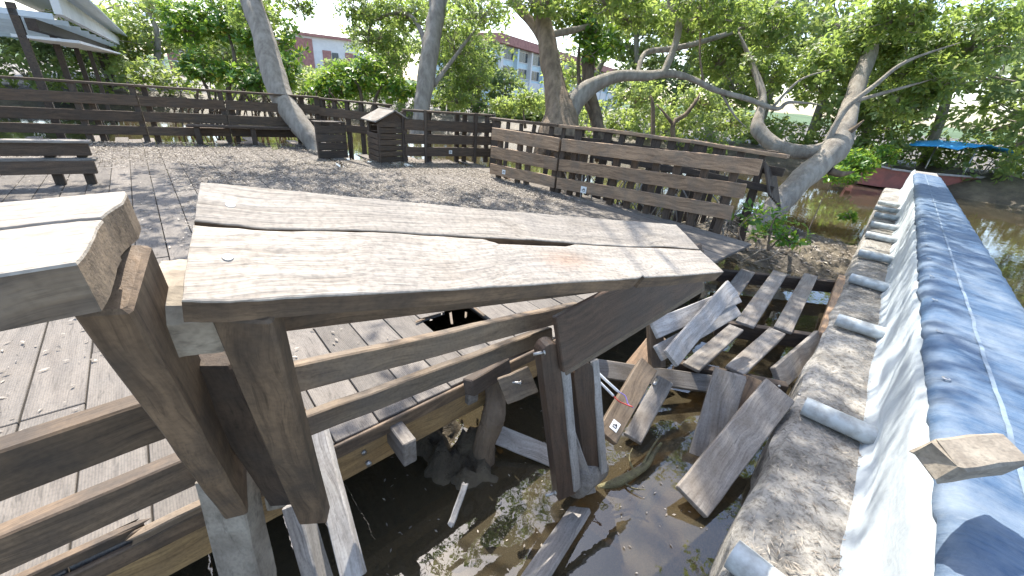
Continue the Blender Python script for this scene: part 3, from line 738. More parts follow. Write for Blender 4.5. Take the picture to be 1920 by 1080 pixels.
# crossed pale boards
loose('board', 'pale board lying almost level, upper one under the crossing board', 'board', G(1236, 634, 2.66), G(1392, 566, 3.20), G(1228, 602, 2.70), .03, 'pale', W=.13)
loose('board', 'pale board lying almost level, lower one under the crossing board', 'board', G(1245, 676, 2.62), G(1392, 590, 3.14), G(1234, 645, 2.66), .03, 'pale', W=.11)
loose('board', 'whitish weathered board crossing over two others near the cap end', 'board', G(1271, 688, 2.52), G(1386, 548, 3.06), G(1255, 660, 2.54), .028, 'pale', W=.125, rag=(.012, .02))

# ---- sunk railing panel lying flat on the water
pan = empty('railing', gz(1420, 610, -.45), 'slatted railing lying flat in the water beside the concrete ledge', 'railing', 'broken railings over the water')
ZP = -0.33
def pz(x, y, z=ZP): return gz(x, y, z)
for a_, b_, c_ in (((1380, 600), (1450, 506), (1418, 607)), ((1451, 611), (1508, 511), (1490, 613)), ((1281, 679), (1368, 607), (1324, 683)), ((1361, 685), (1443, 613), (1409, 690)), ((1344, 560), (1390, 503), (1382, 560))):
    board3('slat', pz(*a_), pz(*b_), pz(*c_), .03, 'grey', pan, seg=4)
for (a_, b_, dz) in (((1345, 515), (1590, 540), -.10), ((1340, 612), (1555, 645), -.10), ((1262, 690), (1470, 735), -.12)):
    p, q = pz(*a_, ZP + dz), pz(*b_, ZP + dz); beam('cross_beam', p, q, .07, .15, UPV.cross(q - p), 'dark', pan)
board3('side_board', gz(1453, 689, -.30), gz(1535, 619, -.30), gz(1481, 722, -.44), .04, 'grey', pan)
a_, b_ = pz(1545, 640, ZP - .06), pz(1592, 530, ZP - .06)
board3('side_board', pz(1536, 622, ZP + .03), pz(1573, 514, ZP + .03), pz(1556, 626, ZP + .03), .15, 'fence', pan, W=.1)

# ---- cables by the labelled plank
cb = empty('conduit', G(1150, 720, 2.4), 'two thin pale conduits with loose red and violet wire ends', 'conduit')
tube('pipe', [G(1112, 690, 2.25), G(1135, 712, 2.26), G(1160, 735, 2.27)], [.008] * 3, 'white', cb, n=8, lump=None)
tube('pipe', [G(1112, 704, 2.22), G(1130, 722, 2.23), G(1150, 742, 2.24)], [.007] * 3, 'white', cb, n=8, lump=None)
tube('wire', [G(1160, 735, 2.27), G(1172, 742, 2.25), G(1178, 758, 2.22), G(1187, 764, 2.2)], [.003] * 4, 'wire2', cb, n=6, lump=None)
tube('wire', [G(1150, 742, 2.24), G(1160, 752, 2.22), G(1170, 757, 2.22), G(1186, 763, 2.2)], [.004] * 4, 'wire', cb, n=6, lump=None)

# ================================================================ DRAIN PIPES, WALL, TARPAULIN
ORD = ['nearest', 'second', 'third', 'fourth', 'fifth', 'sixth', 'seventh', 'eighth', 'ninth', 'tenth', 'eleventh', 'twelfth']
def drain(k, end, foot, r_):
    bm = bmesh.new(); L_ = (foot - end).length; n_ = 20
    rings = []
    for (x, rr) in ((0, r_), (L_, r_), (L_, r_ * .86), (0, r_ * .86)):
        rings.append([bm.verts.new((x, rr * math.cos(2 * math.pi * i / n_), rr * math.sin(2 * math.pi * i / n_))) for i in range(n_)])
    for a_, b_ in ((0, 1), (1, 2), (2, 3), (3, 0)):
        for i in range(n_):
            bm.faces.new((rings[a_][i], rings[a_][(i + 1) % n_], rings[b_][(i + 1) % n_], rings[b_][i]))
    bmesh.ops.recalc_face_normals(bm, faces=bm.faces)
    for f_ in bm.faces: f_.smooth = True
    me = bpy.data.meshes.new('drain_pipe'); bm.to_mesh(me); bm.free()
    for e in me.edges:
        pass
    me.set_sharp_from_angle(angle=R(40))
    lab_ = ('%s grey plastic drain pipe, counted from the camera, lying across the concrete ledge' % ORD[k]) if k else 'open-mouthed grey drain pipe nearest the camera on the concrete ledge'
    return tag(put('drain_pipe', me, 'pvc', None, frame(end, foot - end, UPV)), lab_, 'pipe', 'drain pipes across the ledge')
spec = [((1372, 1040), (1500, 1120), .062), ((1506, 762), (1634, 800), .058), ((1568, 600), (1656, 616), .056), ((1588, 522), (1664, 535), .055), ((1606, 473), (1668, 482), .055), ((1620, 440), (1674, 447), .055), ((1628, 419), (1678, 424), .055), ((1636, 403), (1680, 407), .052), ((1640, 390), (1682, 394), .052), ((1645, 380), (1684, 383), .052)]
for k, (e_, f_, r_) in enumerate(spec):
    a_ = gz(*e_, -.25 + r_); b_ = gz(*f_, -.25 + r_)
    s0 = gq(a_.x, a_.y); s1 = gq(b_.x, b_.y)
    jt = [0, 0, 0, .04, -.03, .03, -.05, .05, 0, .02][k]
    drain(k, lq(s0[0] + jt, s0[1] + abs(jt) * .6, -.25 + r_ + .008), lq(s0[0] - .02 - .05 * (k == 0), 0.46, -.25 + r_ + .02), r_)

WN = 0.368                                             # the wall foot, measured across the ledge
wall = empty('flood_wall', lq(4, WN, -.25), 'low wall lined with a pale blue-grey sheet', 'wall')
nS, nZ = 120, 9; V = []; F = []
for i, s_ in enumerate(np.linspace(-3, 15.5, nS)):
    for k in range(nZ):
        z_ = -0.26 + (0.36 + 0.26) * k / (nZ - 1)
        j = 0.02 * hnoise(s_, z_ * 2, 1.6, 6.0) + 0.007 * hnoise(s_, z_ * 3, 6.0, 2.0) + (0.03 if k == 0 else 0) * -1
        V.append(lq(s_, WN + j * (1 if k < 6 else .6) + (.02 if k < 8 else .07) * k / (nZ - 1), z_))
for i in range(nS - 1):
    for k in range(nZ - 1):
        a = i * nZ + k; F.append((a, a + nZ, a + nZ + 1, a + 1))
put('lining_sheet', mesh('lining_sheet', V, F, True), 'lining', wall)
p, q = lq(-3, WN + .22, 0), lq(15.5, WN + .22, 0); beam('wall_core', lq(-3, WN + .31, -.2), lq(15.5, WN + .31, -.2), .5, 1.05, LN, 'concrete', wall, seg=1, wob=0)
# tarpaulin folded over the wall's top and hanging down behind it
def tarp_material():
    m, n, ns, ls = new_mat('blue_tarpaulin')
    tc = ns.new('ShaderNodeTexCoord')
    mp = ns.new('ShaderNodeMapping'); mp.inputs['Scale'].default_value = (16, 2.2, 3.0); ls.new(tc.outputs['Object'], mp.inputs[0])
    w = N(ns, 'ShaderNodeTexNoise', i_Scale=1.0, i_Detail=6.0, i_Roughness=0.6, i_Distortion=0.6); ls.new(mp.outputs[0], w.inputs['Vector'])
    d = N(ns, 'ShaderNodeTexNoise', i_Scale=4.0, i_Detail=8.0, i_Roughness=0.7); ls.new(tc.outputs['Object'], d.inputs['Vector'])
    c1 = ramp(ns, [(0.32, (0.032, 0.066, 0.125)), (0.6, (0.07, 0.118, 0.19)), (0.75, (0.13, 0.18, 0.245))]); ls.new(w.outputs[0], c1.inputs[0])
    c2 = ramp(ns, [(0.42, (0, 0, 0)), (0.7, (0.75, 0.75, 0.75))]); ls.new(d.outputs[0], c2.inputs[0])
    c = mixc(ns, ls, c1.outputs[0], (0.20, 0.235, 0.27, 1), c2.outputs[0])
    bs = N(ns, 'ShaderNodeBsdfPrincipled', i_Roughness=0.55); bs.inputs['Specular IOR Level'].default_value = 0.3; ls.new(c, bs.inputs['Base Color'])
    bp = N(ns, 'ShaderNodeBump', i_Strength=0.9, i_Distance=0.02); ls.new(w.outputs[0], bp.inputs['Height']); ls.new(bp.outputs[0], bs.inputs['Normal'])
    o = ns.new('ShaderNodeOutputMaterial'); ls.new(bs.outputs[0], o.inputs[0]); return m
M['tarp'] = tarp_material(); M['seam'] = plain('faded_seam', (.20, .255, .32), .7, .2, 9, .2, .2)
V = []; F = []; nS = 420
cs = [(.065, .300), (.036, .312), (.028, .338), (.044, .366), (.075, .386), (.12, .392), (.17, .39), (.24, .384), (.31, .38), (.38, .378), (.45, .376), (.52, .372), (.57, .35), (.595, .30), (.60, .1), (.60, -.3), (.60, -.9)]
LM = Matrix(((LV.x, -LN.x, 0, LE0.x), (LV.y, -LN.y, 0, LE0.y), (0, 0, 1, 0), (0, 0, 0, 1)))
for i, s_ in enumerate(np.linspace(-3, 13.6, nS)):
    for k, (n_, z_) in enumerate(cs):
        w_ = 0.010 * hnoise(s_ * 1.0, n_, 3.0, 1.0) + 0.006 * hnoise(s_ * 3.2, n_ * .6, 2.6, 4.0) + .004 * hnoise(s_ * 3, n_ * .5, 6.0, 5.0)
        V.append((s_, -(WN + n_ + (w_ * .7 if k < 4 else 0) + (.012 * hnoise(s_, 0, 2.0, 3.3) if k < 2 else 0)), z_ + w_ + (.02 * hnoise(s_, 0, 2.4, 8.3) if k < 2 else 0)))
for i in range(nS - 1):
    for k in range(len(cs) - 1):
        a = i * len(cs) + k; F.append((a, a + 1, a + len(cs) + 1, a + len(cs)))
tarp = tag(put('tarpaulin', mesh('tarpaulin', V, F, True), 'tarp', None, LM), 'wrinkled blue tarpaulin draped over the top of the lined wall', 'tarpaulin')
v_ = []; f_ = []
for i, s_ in enumerate(np.linspace(-3, 13.6, 200)):
    w_ = 0.010 * hnoise(s_, .25, 3.0, 1.0) + 0.006 * hnoise(s_ * 3.2, .15, 2.6, 4.0)
    for n_ in (.235, .252): v_.append((s_, -(WN + n_), .388 + w_))
for i in range(199): f_.append((2 * i, 2 * i + 1, 2 * i + 3, 2 * i + 2))
put('seam', mesh('seam', v_, f_, True), 'seam', tarp, LM)
for s_ in np.arange(.3, 6.0, .62):
    bm = bmesh.new(); n_ = 14
    for rr in (.016, .008):
        for q in range(n_): bm.verts.new((rr * math.cos(6.2832 * q / n_), rr * math.sin(6.2832 * q / n_), .002 if rr < .01 else 0))
    bm.verts.ensure_lookup_table()
    for q in range(n_): bm.faces.new((bm.verts[q], bm.verts[(q + 1) % n_], bm.verts[n_ + (q + 1) % n_], bm.verts[n_ + q]))
    me = bpy.data.meshes.new('eyelet'); bm.to_mesh(me); bm.free()
    put('eyelet', me, 'steel', tarp, LM @ Matrix.Translation((s_, -(WN + .075), .400 + .012 * hnoise(s_, .07, 3.0, 1.0))))
# ragged timber end lying on the tarpaulin at the right edge
tip = gd(1752, 868, 1.06)
tb = empty('timber_block', tip, 'broken timber end jutting in over the pale wall', 'timber')
q_ = gd(2000, 838, 1.22)
ax = q_ - tip; sd = (gd(1709, 800, 1.02) - tip)
mwt = frame(tip - sd.normalized() * .02, ax, sd) @ Matrix.Rotation(R(38), 4, 'X') @ Matrix.Translation((0, -.045, -.06))
put('beam', slab(.30, .09, .09, .008, 4, .003, .04, .02, 77), 'timber', tb, mwt)

# ================================================================ FENCES ROUND THE DECK
def railing_run(name, label, p0, p1, posts, bands, top, mat_b, mat_p, group, breaks=(), post_h=None, cap=True, lean=Vector((0, 0, 0)), T=.04, capw=.14, post_w=.09, extra=0.0):
    """straight railing p0-p1 on the deck: posts at stations, boards between z-bands, split at 'breaks', flat cap"""
    d = (p1 - p0); L_ = d.length; d.normalize(); n_ = Vector((d.y, -d.x, 0))
    if n_.dot(Vector((0, 0, 0)) - p0) < 0: n_ = -n_          # towards the eye
    root = empty(name, p0, label, 'fence', group)
    def pt(s_, z_, o_=0.0): return p0 + d * s_ + UPV * z_ + n_ * o_ + lean * (z_ / max(top, .1))
    for (s_, lo, o_) in posts:
        beam('post', pt(s_, lo, o_), pt(s_, (post_h or top) - .02, o_), post_w, .07, d, mat_p, root, seg=2)
    cuts = [0 - extra] + list(breaks) + [L_ + extra]
    for (z0, z1) in bands:
        for i in range(len(cuts) - 1):
            a_, b_ = cuts[i] + .012, cuts[i + 1] - .012
            zz = (z0 + z1) / 2
            beam('rail', pt(a_, zz + random.uniform(-.006, .006), .065), pt(b_, zz + random.uniform(-.006, .006), .065), z1 - z0, T, UPV, mat_b, root, seg=4, wob=.003)
    if cap:
        for i in range(len(cuts) - 1):
            beam('cap_board', pt(cuts[i] + .004, top, .0), pt(cuts[i + 1] - .004, top, .0), .04, capw, UPV, mat_b, root, seg=3, wob=.002)
    return root, pt, d, n_
FG = 'fences round the deck'
B1 = ((.66, .84), (.38, .56), (.14, .30))
pA, pB = Vector((-10.6, 5.85, 0)), Vector((-4.75, 9.9, 0))
LF = (pB - pA).length
stn = []
for s_ in (0.1, 1.6, 3.1, 3.9, 5.25, 6.6, 7.05): stn += [(s_, -.55, 0.0), (s_ + .16, -.55, -.10)]
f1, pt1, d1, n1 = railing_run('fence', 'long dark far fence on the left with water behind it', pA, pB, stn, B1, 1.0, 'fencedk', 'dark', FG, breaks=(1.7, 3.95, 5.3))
# bench seat along the far fence
be = empty('bench', pt1(5.2, 0, .3), 'dark slatted bench along the far fence left of the leaning trunk', 'bench')
for o_ in (.16, .28, .40): beam('seat_slat', pt1(4.6, .36, o_), pt1(6.9, .36, o_), .10, .035, n1, 'dark', be, seg=2)
for s_ in (4.75, 5.7, 6.7):
    beam('leg', pt1(s_, 0, .22), pt1(s_, .34, .22), .09, .06, d1, 'dark', be, seg=1); beam('leg', pt1(s_, 0, .38), pt1(s_, .34, .38), .09, .06, d1, 'dark', be, seg=1)
# slatted stretch behind the leaning trunk, on towards the bin
pC = Vector((-3.0, 9.55, 0))
stn = [(s_, -.4, 0) for s_ in (.05, .38, .7, 1.05, 1.4, 1.7)]
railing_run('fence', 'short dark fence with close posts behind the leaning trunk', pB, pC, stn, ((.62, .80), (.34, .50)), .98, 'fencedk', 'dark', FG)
pD, pE = gz(758, 304), gz(912, 304); pE = pD + (pE - pD) * 1.05
LD = (pE - pD).length
stn = [(.02, 0, 0), (.48, 0, 0), (.56, -.2, -.12), (1.2, -.2, -.2), (1.34, -.2, -.12), (LD - .35, 0, -.1), (LD - .12, 0, 0)]
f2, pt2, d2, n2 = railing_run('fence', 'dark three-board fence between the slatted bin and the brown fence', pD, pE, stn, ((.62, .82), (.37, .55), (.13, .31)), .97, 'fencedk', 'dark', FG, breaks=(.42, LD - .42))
for s_ in (.42, LD - .42, LD - .02): beam('post', pt2(s_, 0, .09), pt2(s_, 1.0, .09), .05, .05, d2, 'dark', f2, seg=1)
pF, pG = gz(927, 332), Vector((2.80, 5.02, 0))
LFq = (pG - pF).length
stn = [(.10, 0, 0), (.55, -.1, 0), (.75, -.2, 0), (1.32, -.3, 0), (1.42, 0, 0), (1.62, -.2, -.05), (1.78, -.5, -.08), (2.35, -.5, -.05), (2.62, -.55, -.08), (2.95, -.6, -.04), (3.25, -.6, 0), (3.6, -.6, 0), (3.95, -.6, 0)]
f3, pt3, d3, n3 = railing_run('fence', 'brown three-board fence along the broken right side of the deck', pF, pG, stn, (), .86, 'fence', 'fencedk', FG, post_h=.84, cap=False)
for za, zb, zc, wa, wb in ((.755, .755, .86, .20, .185), (.45, .45, .565, .20, .18), (.155, .165, .285, .18, .175)):
    beam('rail', pt3(-.05, za, .065), pt3(1.39, zb, .065), wa, .045, UPV, 'fence', f3, seg=5, wob=.004)
    beam('rail', pt3(1.43, zb, .065), pt3(LFq + (.03 if za > .6 else (-.05 if za > .3 else -.11)), zc, .065), wb, .045, UPV, 'fence', f3, seg=8, wob=.004)
tgs = [(.30, .15, .075), (1.95, .16, .1)]
for s_, z_, w_ in tgs: sticker(pt3(s_, z_, .095), d3, UPV, w_, w_, f3)
sticker(pt2(.95, .22, .10), d2, UPV, .07, .07, f2)
sticker(pt1(4.75, .22, .10), d1, UPV, .07, .07, f1)
# strut between mid posts
beam('strut', pt3(.2, .05, -.05), pt3(.55, -.1, -.05), .05, .05, UPV, 'fencedk', f3, seg=1)
# narrower walkway rail beyond it, sagging to the right
F4 = [(-.72, 8.75, .93), (.62, 8.05, .95), (1.35, 7.75, .96), (2.70, 6.95, .95), (3.72, 6.02, .92)]
f4 = empty('fence', (1.5, 7.7, 0), 'dark rickety railing behind the brown fence, flat cap on many posts', 'fence', FG)
for i in range(4):
    a_, b_ = Vector(F4[i]), Vector(F4[i + 1]); d_ = (b_ - a_).normalized(); sd = Vector((d_.y, -d_.x, 0))
    beam('cap_board', a_ + d_ * .004, b_ - d_ * .004, .05, .17, UPV, 'fencedk' if i < 1 else 'fence', f4, seg=3, wob=.004)
    nn = int((b_ - a_).length / .30)
    for k in range(nn):
        s_ = .12 + k * .30 + random.uniform(-.05, .05); p = a_ + d_ * s_
        lean = d_ * random.uniform(-.05, .04)
        beam('post', Vector((p.x, p.y, -.65)) + lean * 3, p - UPV * .03, random.choice((.07, .09, .14)), .05, d_, 'dark', f4, seg=1)
    beam('rail', a_ - UPV * .22 - sd * .07, b_ - UPV * .22 - sd * .07, .12, .035, UPV, 'dark', f4, seg=2, wob=.003)
    if i > 1: beam('rail', a_ - UPV * .42 + sd * .2, b_ - UPV * .45 + sd * .2, .1, .035, UPV, 'dark', f4, seg=2, wob=.003)
e4 = Vector(F4[4])
for k in range(7):      # bent slats at its sagging end
    p = e4 + Vector((-.30 + .07 * k, .06 * k, -.10 - .035 * k)); beam('slat', p, p + Vector((.10, -.22, -.42)), .09, .03, Vector((.6, .8, 0)), 'dark', f4, seg=1)
# second rail of that walkway, further back
f5 = empty('fence', (2.8, 8.3, 0), 'faint second cap rail beyond the rickety railing', 'fence', FG)
a_, b_ = Vector((.9, 9.6, .86)), Vector((4.2, 7.1, .88)); d_ = (b_ - a_).normalized()
beam('cap_board', a_, b_, .045, .13, UPV, 'fencedk', f5, seg=4, wob=.004)
for k in range(13): p = a_ + d_ * (.1 + k * .32); beam('post', Vector((p.x, p.y, -.6)), p - UPV * .02, .08, .06, d_, 'dark', f5, seg=1)
# nearer end of a railing at the far left edge (two dark post heads)
f6 = empty('fence', gz(185, 345), 'stub of a dark railing with grey topped boards at the left edge', 'fence', FG)
c0 = gz(188, 346)
for (dx, z_) in ((0, .42), (.06, .22)):
    p = c0 + UPV * z_; beam('rail', p - d1 * 1.6 - DN * .0, p + d1 * .02 + DN * dx, .15, .05, UPV, 'fencedk', f6, seg=2)
    tag(beam('cap_board', p + UPV * .085 - d1 * 1.6, p + UPV * .085 + d1 * .05, .03, .12, UPV, 'grey', f6, seg=2))
for s_ in (.08, .35, 1.2): beam('post', c0 - d1 * s_ - n1 * .06, c0 - d1 * s_ - n1 * .06 + UPV * .52, .09, .06, d1, 'dark', f6, seg=1)

# ---- slatted bin with a gable roof
bc = gz(713, 306); bi = empty('litter_bin', bc, 'slatted wooden bin with a small gabled roof by the fence', 'bin')
W1, W2, HB = .60, .52, .74
for (u_, v_) in ((0, 0), (W1, 0), (0, W2), (W1, W2)):
    p = bc + DV * u_ * .98 + DU * v_ * .98 + (DV * (.03 if u_ == 0 else -.03)) + DU * (.03 if v_ == 0 else -.03)
    beam('corner_post', p, p + UPV * HB, .05, .05, DV, 'dark', bi, seg=1)
for k in range(7):
    z_ = .06 + k * .107
    beam('slat', bc + DV * .008 + UPV * z_, bc + DV * W1 + UPV * z_, .095, .022, UPV, 'fencedk', bi, seg=2)
    if k < 5:
        beam('slat', bc + DU * .02 + UPV * z_ - DV * .002, bc + DU * W2 + UPV * z_ - DV * .002, .095, .022, UPV, 'fencedk', bi, seg=2)
    beam('slat', bc + DU * W2 + UPV * z_, bc + DU * W2 + DV * W1 + UPV * z_, .095, .022, UPV, 'fencedk', bi, seg=1)
mid = bc + DV * W1 * .5
for sg in (-1, 1):
    e_ = bc + DV * (W1 * .5 + sg * (W1 * .5 + .09)) + UPV * (HB + .02); r_ = mid + UPV * (HB + .22)
    a_, b_ = e_ - DU * .08, r_ - DU * .08
    board3('roof_board', a_, a_ + DU * (W2 + .16), b_, .025, 'grey', bi, seg=2)
gv = [bc + DV * .02 + UPV * HB, bc + DV * (W1 - .02) + UPV * HB, mid + UPV * (HB + .20)]
put('gable', mesh('gable', gv + [p + DU * .03 for p in gv], [(0, 1, 2), (3, 5, 4), (0, 3, 4, 1), (1, 4, 5, 2), (2, 5, 3, 0)]), 'fencedk', bi)
# dark box behind the leaning trunk
dc = gz(627, 298); db = empty('planter_box', dc, 'dark boarded box between the leaning trunk and the bin', 'box')
for k in range(4): beam('slat', dc - DV * .25 + DU * .1 + UPV * (.07 + k * .15), dc + DV * .30 + DU * .1 + UPV * (.07 + k * .15), .14, .03, UPV, 'dark', db, seg=1)
for s_ in (-.22, .05, .28): beam('corner_post', dc + DV * s_ + DU * .13, dc + DV * s_ + DU * .13 + UPV * .66, .07, .05, DV, 'dark', db, seg=1)
beam('lid', dc - DV * .26 + DU * .2 + UPV * .655, dc + DV * .31 + DU * .2 + UPV * .655, .22, .025, DU, 'dark', db, seg=1)

# ================================================================ TREES
def whorls(C_, Rd, n, L, axis_up=0.6, shell=0.45, per=9):
    """n leaf rosettes in an ellipsoid; returns leaf base, normal, tip dir, length and the rosette centres"""
    d = rng.normal(size=(n, 3)); d /= np.linalg.norm(d, axis=1, keepdims=True)
    r_ = (shell + (1 - shell) * rng.random(n)) * (1 + 0.18 * np.sin(d[:, 0] * 5 + C_[0]) * np.cos(d[:, 2] * 6 + C_[1]))
    W_ = np.array(C_)[None] + d * r_[:, None] * np.array(Rd)[None]
    ax = d * (1 - axis_up) + np.array([0, 0, axis_up])[None] + rng.normal(0, .25, (n, 3)); ax /= np.linalg.norm(ax, axis=1, keepdims=True)
    k = per; Wc = np.repeat(W_, k, 0); A = np.repeat(ax, k, 0); m = n * k
    t = rng.normal(size=(m, 3)); t -= A * np.sum(t * A, 1, keepdims=True); t /= np.linalg.norm(t, axis=1, keepdims=True) + 1e-9
    T = t * 0.85 + A * rng.uniform(-.35, .75, (m, 1)); T /= np.linalg.norm(T, axis=1, keepdims=True)
    Nn = A - T * np.sum(A * T, 1, keepdims=True) + rng.normal(0, .15, (m, 3)); Nn /= np.linalg.norm(Nn, axis=1, keepdims=True) + 1e-9
    B = Wc + A * rng.uniform(-.6, .3, (m, 1)) * L + T * L * .12
    return B, Nn, T, L * rng.uniform(.65, 1.25, m), W_
def crown(name, blobs, L, mat, parent, asp=.42, per=9, twig_r=.006, twig_every=5, bark='bark', axis_up=.5, shell=.45):
    Bs, Ns, Ts, Ls = [], [], [], []; tw = []
    for (C_, Rd, n) in blobs:
        b, nn, t, l, w_ = whorls(C_, Rd, n, L, axis_up, shell, per)
        Bs.append(b); Ns.append(nn); Ts.append(t); Ls.append(l)
        hub = Vector(C_) - Vector((0, 0, Rd[2] * .4))
        for q in w_[::twig_every]:
            q = Vector(q); m_ = hub.lerp(q, .55) + Vector(rng.normal(0, .12, 3)) * min(Rd)
            tw.append(tube_vf([hub.lerp(q, .08), m_, q], [twig_r * 2.4, twig_r * 1.5, twig_r * .6], 4, 0, 0, 0, False))
    B, Nn, T, Ln = map(np.concatenate, (Bs, Ns, Ts, Ls))
    v, f = leaf_quads(B, Nn, T, Ln, Ln * asp * rng.uniform(.8, 1.2, len(Ln)), .18)
    o = put(name, fmesh(name, v, f), LEAF[mat], parent)
    if tw:
        vv, ff = multi(tw); tag(put('twigs', mesh('twigs', vv, ff), bark, parent), kind='stuff')
    return o
def blob(x, y, rx_, ry_, dep, n, rd=None):
    c = gd(x, y, dep); k = dep / FPX
    return (tuple(c), (rx_ * k, (rd if rd else (rx_ + ry_) / 2 * k), ry_ * k), n)
def wpath(pts): return [gd(x, y, d_) for x, y, d_, w_ in pts], [w_ * d_ / FPX / 2 for x, y, d_, w_ in pts]
def limb(name, pts, mat, parent, n=12, lump=.2, seed=1, m=6):
    P, Rr = wpath(pts); Rr[-1] *= .3 if name != 'trunk' else 1
    return tube(name, P, Rr, mat, parent, n, m, .03, lump, seed)
def hi(x, y, z, rx_, ry_, rz_, n): return ((x, y, z), (rx_, ry_, rz_), n)

# A: smooth trunk leaning in from the deck
TA = empty('mangrove_tree', gz(600, 296), 'smooth grey trunk leaning left, growing through the far side of the deck', 'tree', 'mangroves round the deck')
limb('trunk', [(606, 305, 8.75, 46), (592, 272, 8.75, 36), (556, 225, 8.8, 38), (528, 180, 8.9, 40), (508, 120, 9.0, 42), (492, 60, 9.1, 38), (470, 0, 9.2, 36), (452, -70, 9.3, 30), (440, -150, 9.4, 22)], 'bark', TA, n=16, lump=.12)
limb('limb', [(470, 10, 9.2, 20), (430, -60, 8.8, 16), (330, -130, 8.2, 9)], 'bark', TA); limb('limb', [(465, -30, 9.2, 22), (560, -120, 8.6, 15), (690, -220, 7.6, 9)], 'bark', TA)
crown('crown', [hi(-4.6, 8.6, 4.6, 2.2, 1.8, 1.0, 420), hi(-2.9, 6.6, 4.9, 1.7, 1.5, .8, 330), hi(-5.6, 6.6, 4.9, 1.8, 1.5, .8, 260), hi(-1.6, 8.1, 5.2, 1.7, 1.4, .8, 260), hi(-1.3, 4.7, 5.6, 1.3, 1.0, .5, 60), blob(470, 20, 60, 40, 9.6, 105), blob(560, 0, 45, 30, 10, 90)], .12, 'olive', TA)
# B: upright trunk behind the middle fence
TB = empty('mangrove_tree', gz(790, 235, -.5), 'upright grey trunk rising behind the middle fence', 'tree', 'mangroves round the deck')
limb('trunk', [(786, 262, 10.6, 40), (790, 210, 10.6, 28), (798, 150, 10.6, 32), (808, 90, 10.6, 33), (816, 40, 10.6, 32), (826, -10, 10.6, 27), (845, -120, 10.4, 18)], 'bark', TB, n=14, lump=.12)
limb('limb', [(800, 110, 10.6, 12), (790, 60, 10.7, 9), (760, 25, 10.8, 7), (700, 40, 11, 6), (690, 90, 11.2, 4)], 'bark', TB, n=8)
limb('limb', [(812, 160, 10.7, 10), (850, 110, 10.9, 7), (880, 70, 11, 5), (905, 40, 11, 4)], 'bark', TB, n=8)
limb('limb', [(815, 40, 10.6, 14), (808, 0, 10.6, 10), (795, -60, 10.4, 7)], 'bark', TB, n=8)
crown('crown', [blob(900, 15, 70, 40, 10.5, 165), blob(680, 10, 60, 35, 10.8, 135), blob(700, 55, 62, 45, 11.3, 225), blob(760, 20, 60, 35, 11, 180), blob(860, 75, 60, 55, 11.6, 285), blob(885, 140, 52, 45, 11.8, 225), blob(740, 100, 40, 40, 11.8, 135), blob(855, 180, 60, 28, 11.8, 165), hi(.6, 9.2, 5.2, 2.0, 1.5, .9, 260)], .115, 'olive', TB)
# C: forked tree in front of the right railing
TC = empty('mangrove_tree', gz(1045, 262, -.3), 'forked grey mangrove standing between the two right railings', 'tree', 'mangroves round the deck')
limb('trunk', [(1046, 300, 8.6, 96), (1046, 255, 8.6, 78), (1050, 215, 8.6, 68), (1042, 178, 8.6, 44), (1034, 130, 8.6, 37), (1024, 70, 8.6, 33), (1014, 20, 8.6, 29), (1005, -60, 8.5, 20)], 'barkmid', TC, n=16, lump=.2, seed=3)
limb('limb', [(1052, 236, 8.6, 48), (1074, 194, 8.55, 40), (1112, 162, 8.5, 27), (1160, 143, 8.4, 22), (1215, 142, 8.3, 18), (1250, 138, 8.2, 15), (1290, 145, 8.1, 11), (1340, 168, 7.9, 10), (1400, 185, 7.7, 9), (1455, 204, 7.6, 8), (1480, 192, 7.5, 6), (1540, 196, 7.4, 4)], 'bark', TC, n=12, lump=.2, seed=5)
limb('limb', [(1242, 142, 8.2, 14), (1262, 95, 8.2, 13), (1272, 50, 8.2, 13), (1258, 10, 8.2, 12), (1250, -60, 8.0, 10)], 'bark', TC, n=10, seed=6)
limb('limb', [(1020, 78, 8.6, 20), (995, 40, 8.7, 18), (962, 0, 8.8, 19), (930, -60, 8.8, 14)], 'barkmid', TC, n=10, seed=7)
limb('limb', [(1030, 65, 8.6, 14), (1080, 55, 8.7, 11), (1130, 40, 8.8, 8)], 'bark', TC, n=10, seed=8)
limb('limb', [(1195, 143, 8.35, 9), (1210, 100, 8.6, 10), (1260, 92, 8.7, 10), (1310, 80, 8.8, 9), (1400, 50, 8.9, 8), (1450, 15, 9, 7), (1490, -60, 9, 5)], 'bark', TC, n=8, seed=9)
limb('limb', [(1320, 160, 8.0, 4), (1312, 100, 8.1, 4), (1318, 40, 8.2, 5), (1340, -20, 8.2, 4)], 'barkdk', TC, n=6, seed=10)
limb('limb', [(1350, 170, 7.9, 5), (1376, 215, 7.9, 3.5), (1400, 240, 7.9, 2.5)], 'bark', TC, n=6, seed=11)
limb('limb', [(1450, 200, 7.6, 5), (1500, 150, 7.6, 4), (1560, 130, 7.5, 3)], 'bark', TC, n=6, seed=12)
crown('crown', [blob(1150, -8, 95, 42, 7.6, 165), blob(1330, 8, 95, 46, 7.6, 195), blob(1020, -6, 80, 40, 8, 135), blob(1455, 50, 50, 45, 7.4, 135), blob(1060, 15, 60, 35, 9.1, 135), blob(1180, 20, 70, 40, 9.3, 195), blob(1290, 40, 70, 50, 9.3, 225), blob(1400, 60, 70, 55, 9.2, 255), blob(1440, 130, 60, 40, 8.6, 150), blob(1350, 110, 55, 40, 9.4, 150), blob(1530, 150, 50, 45, 8.4, 150), hi(1.6, 8.2, 4.6, 2.0, 1.6, .9, 330), hi(3.6, 7.6, 4.8, 1.8, 1.5, .8, 260), hi(1.0, 7.8, 7.0, 2.0, 1.6, .8, 300), hi(2.4, 8.6, 7.2, 1.8, 1.5, .8, 240), hi(.1, 5.95, 6.7, 1.0, .8, .5, 170)], .125, 'olive', TC, axis_up=.4)  # high out-of-view blobs added for shade and to block mirrored sky
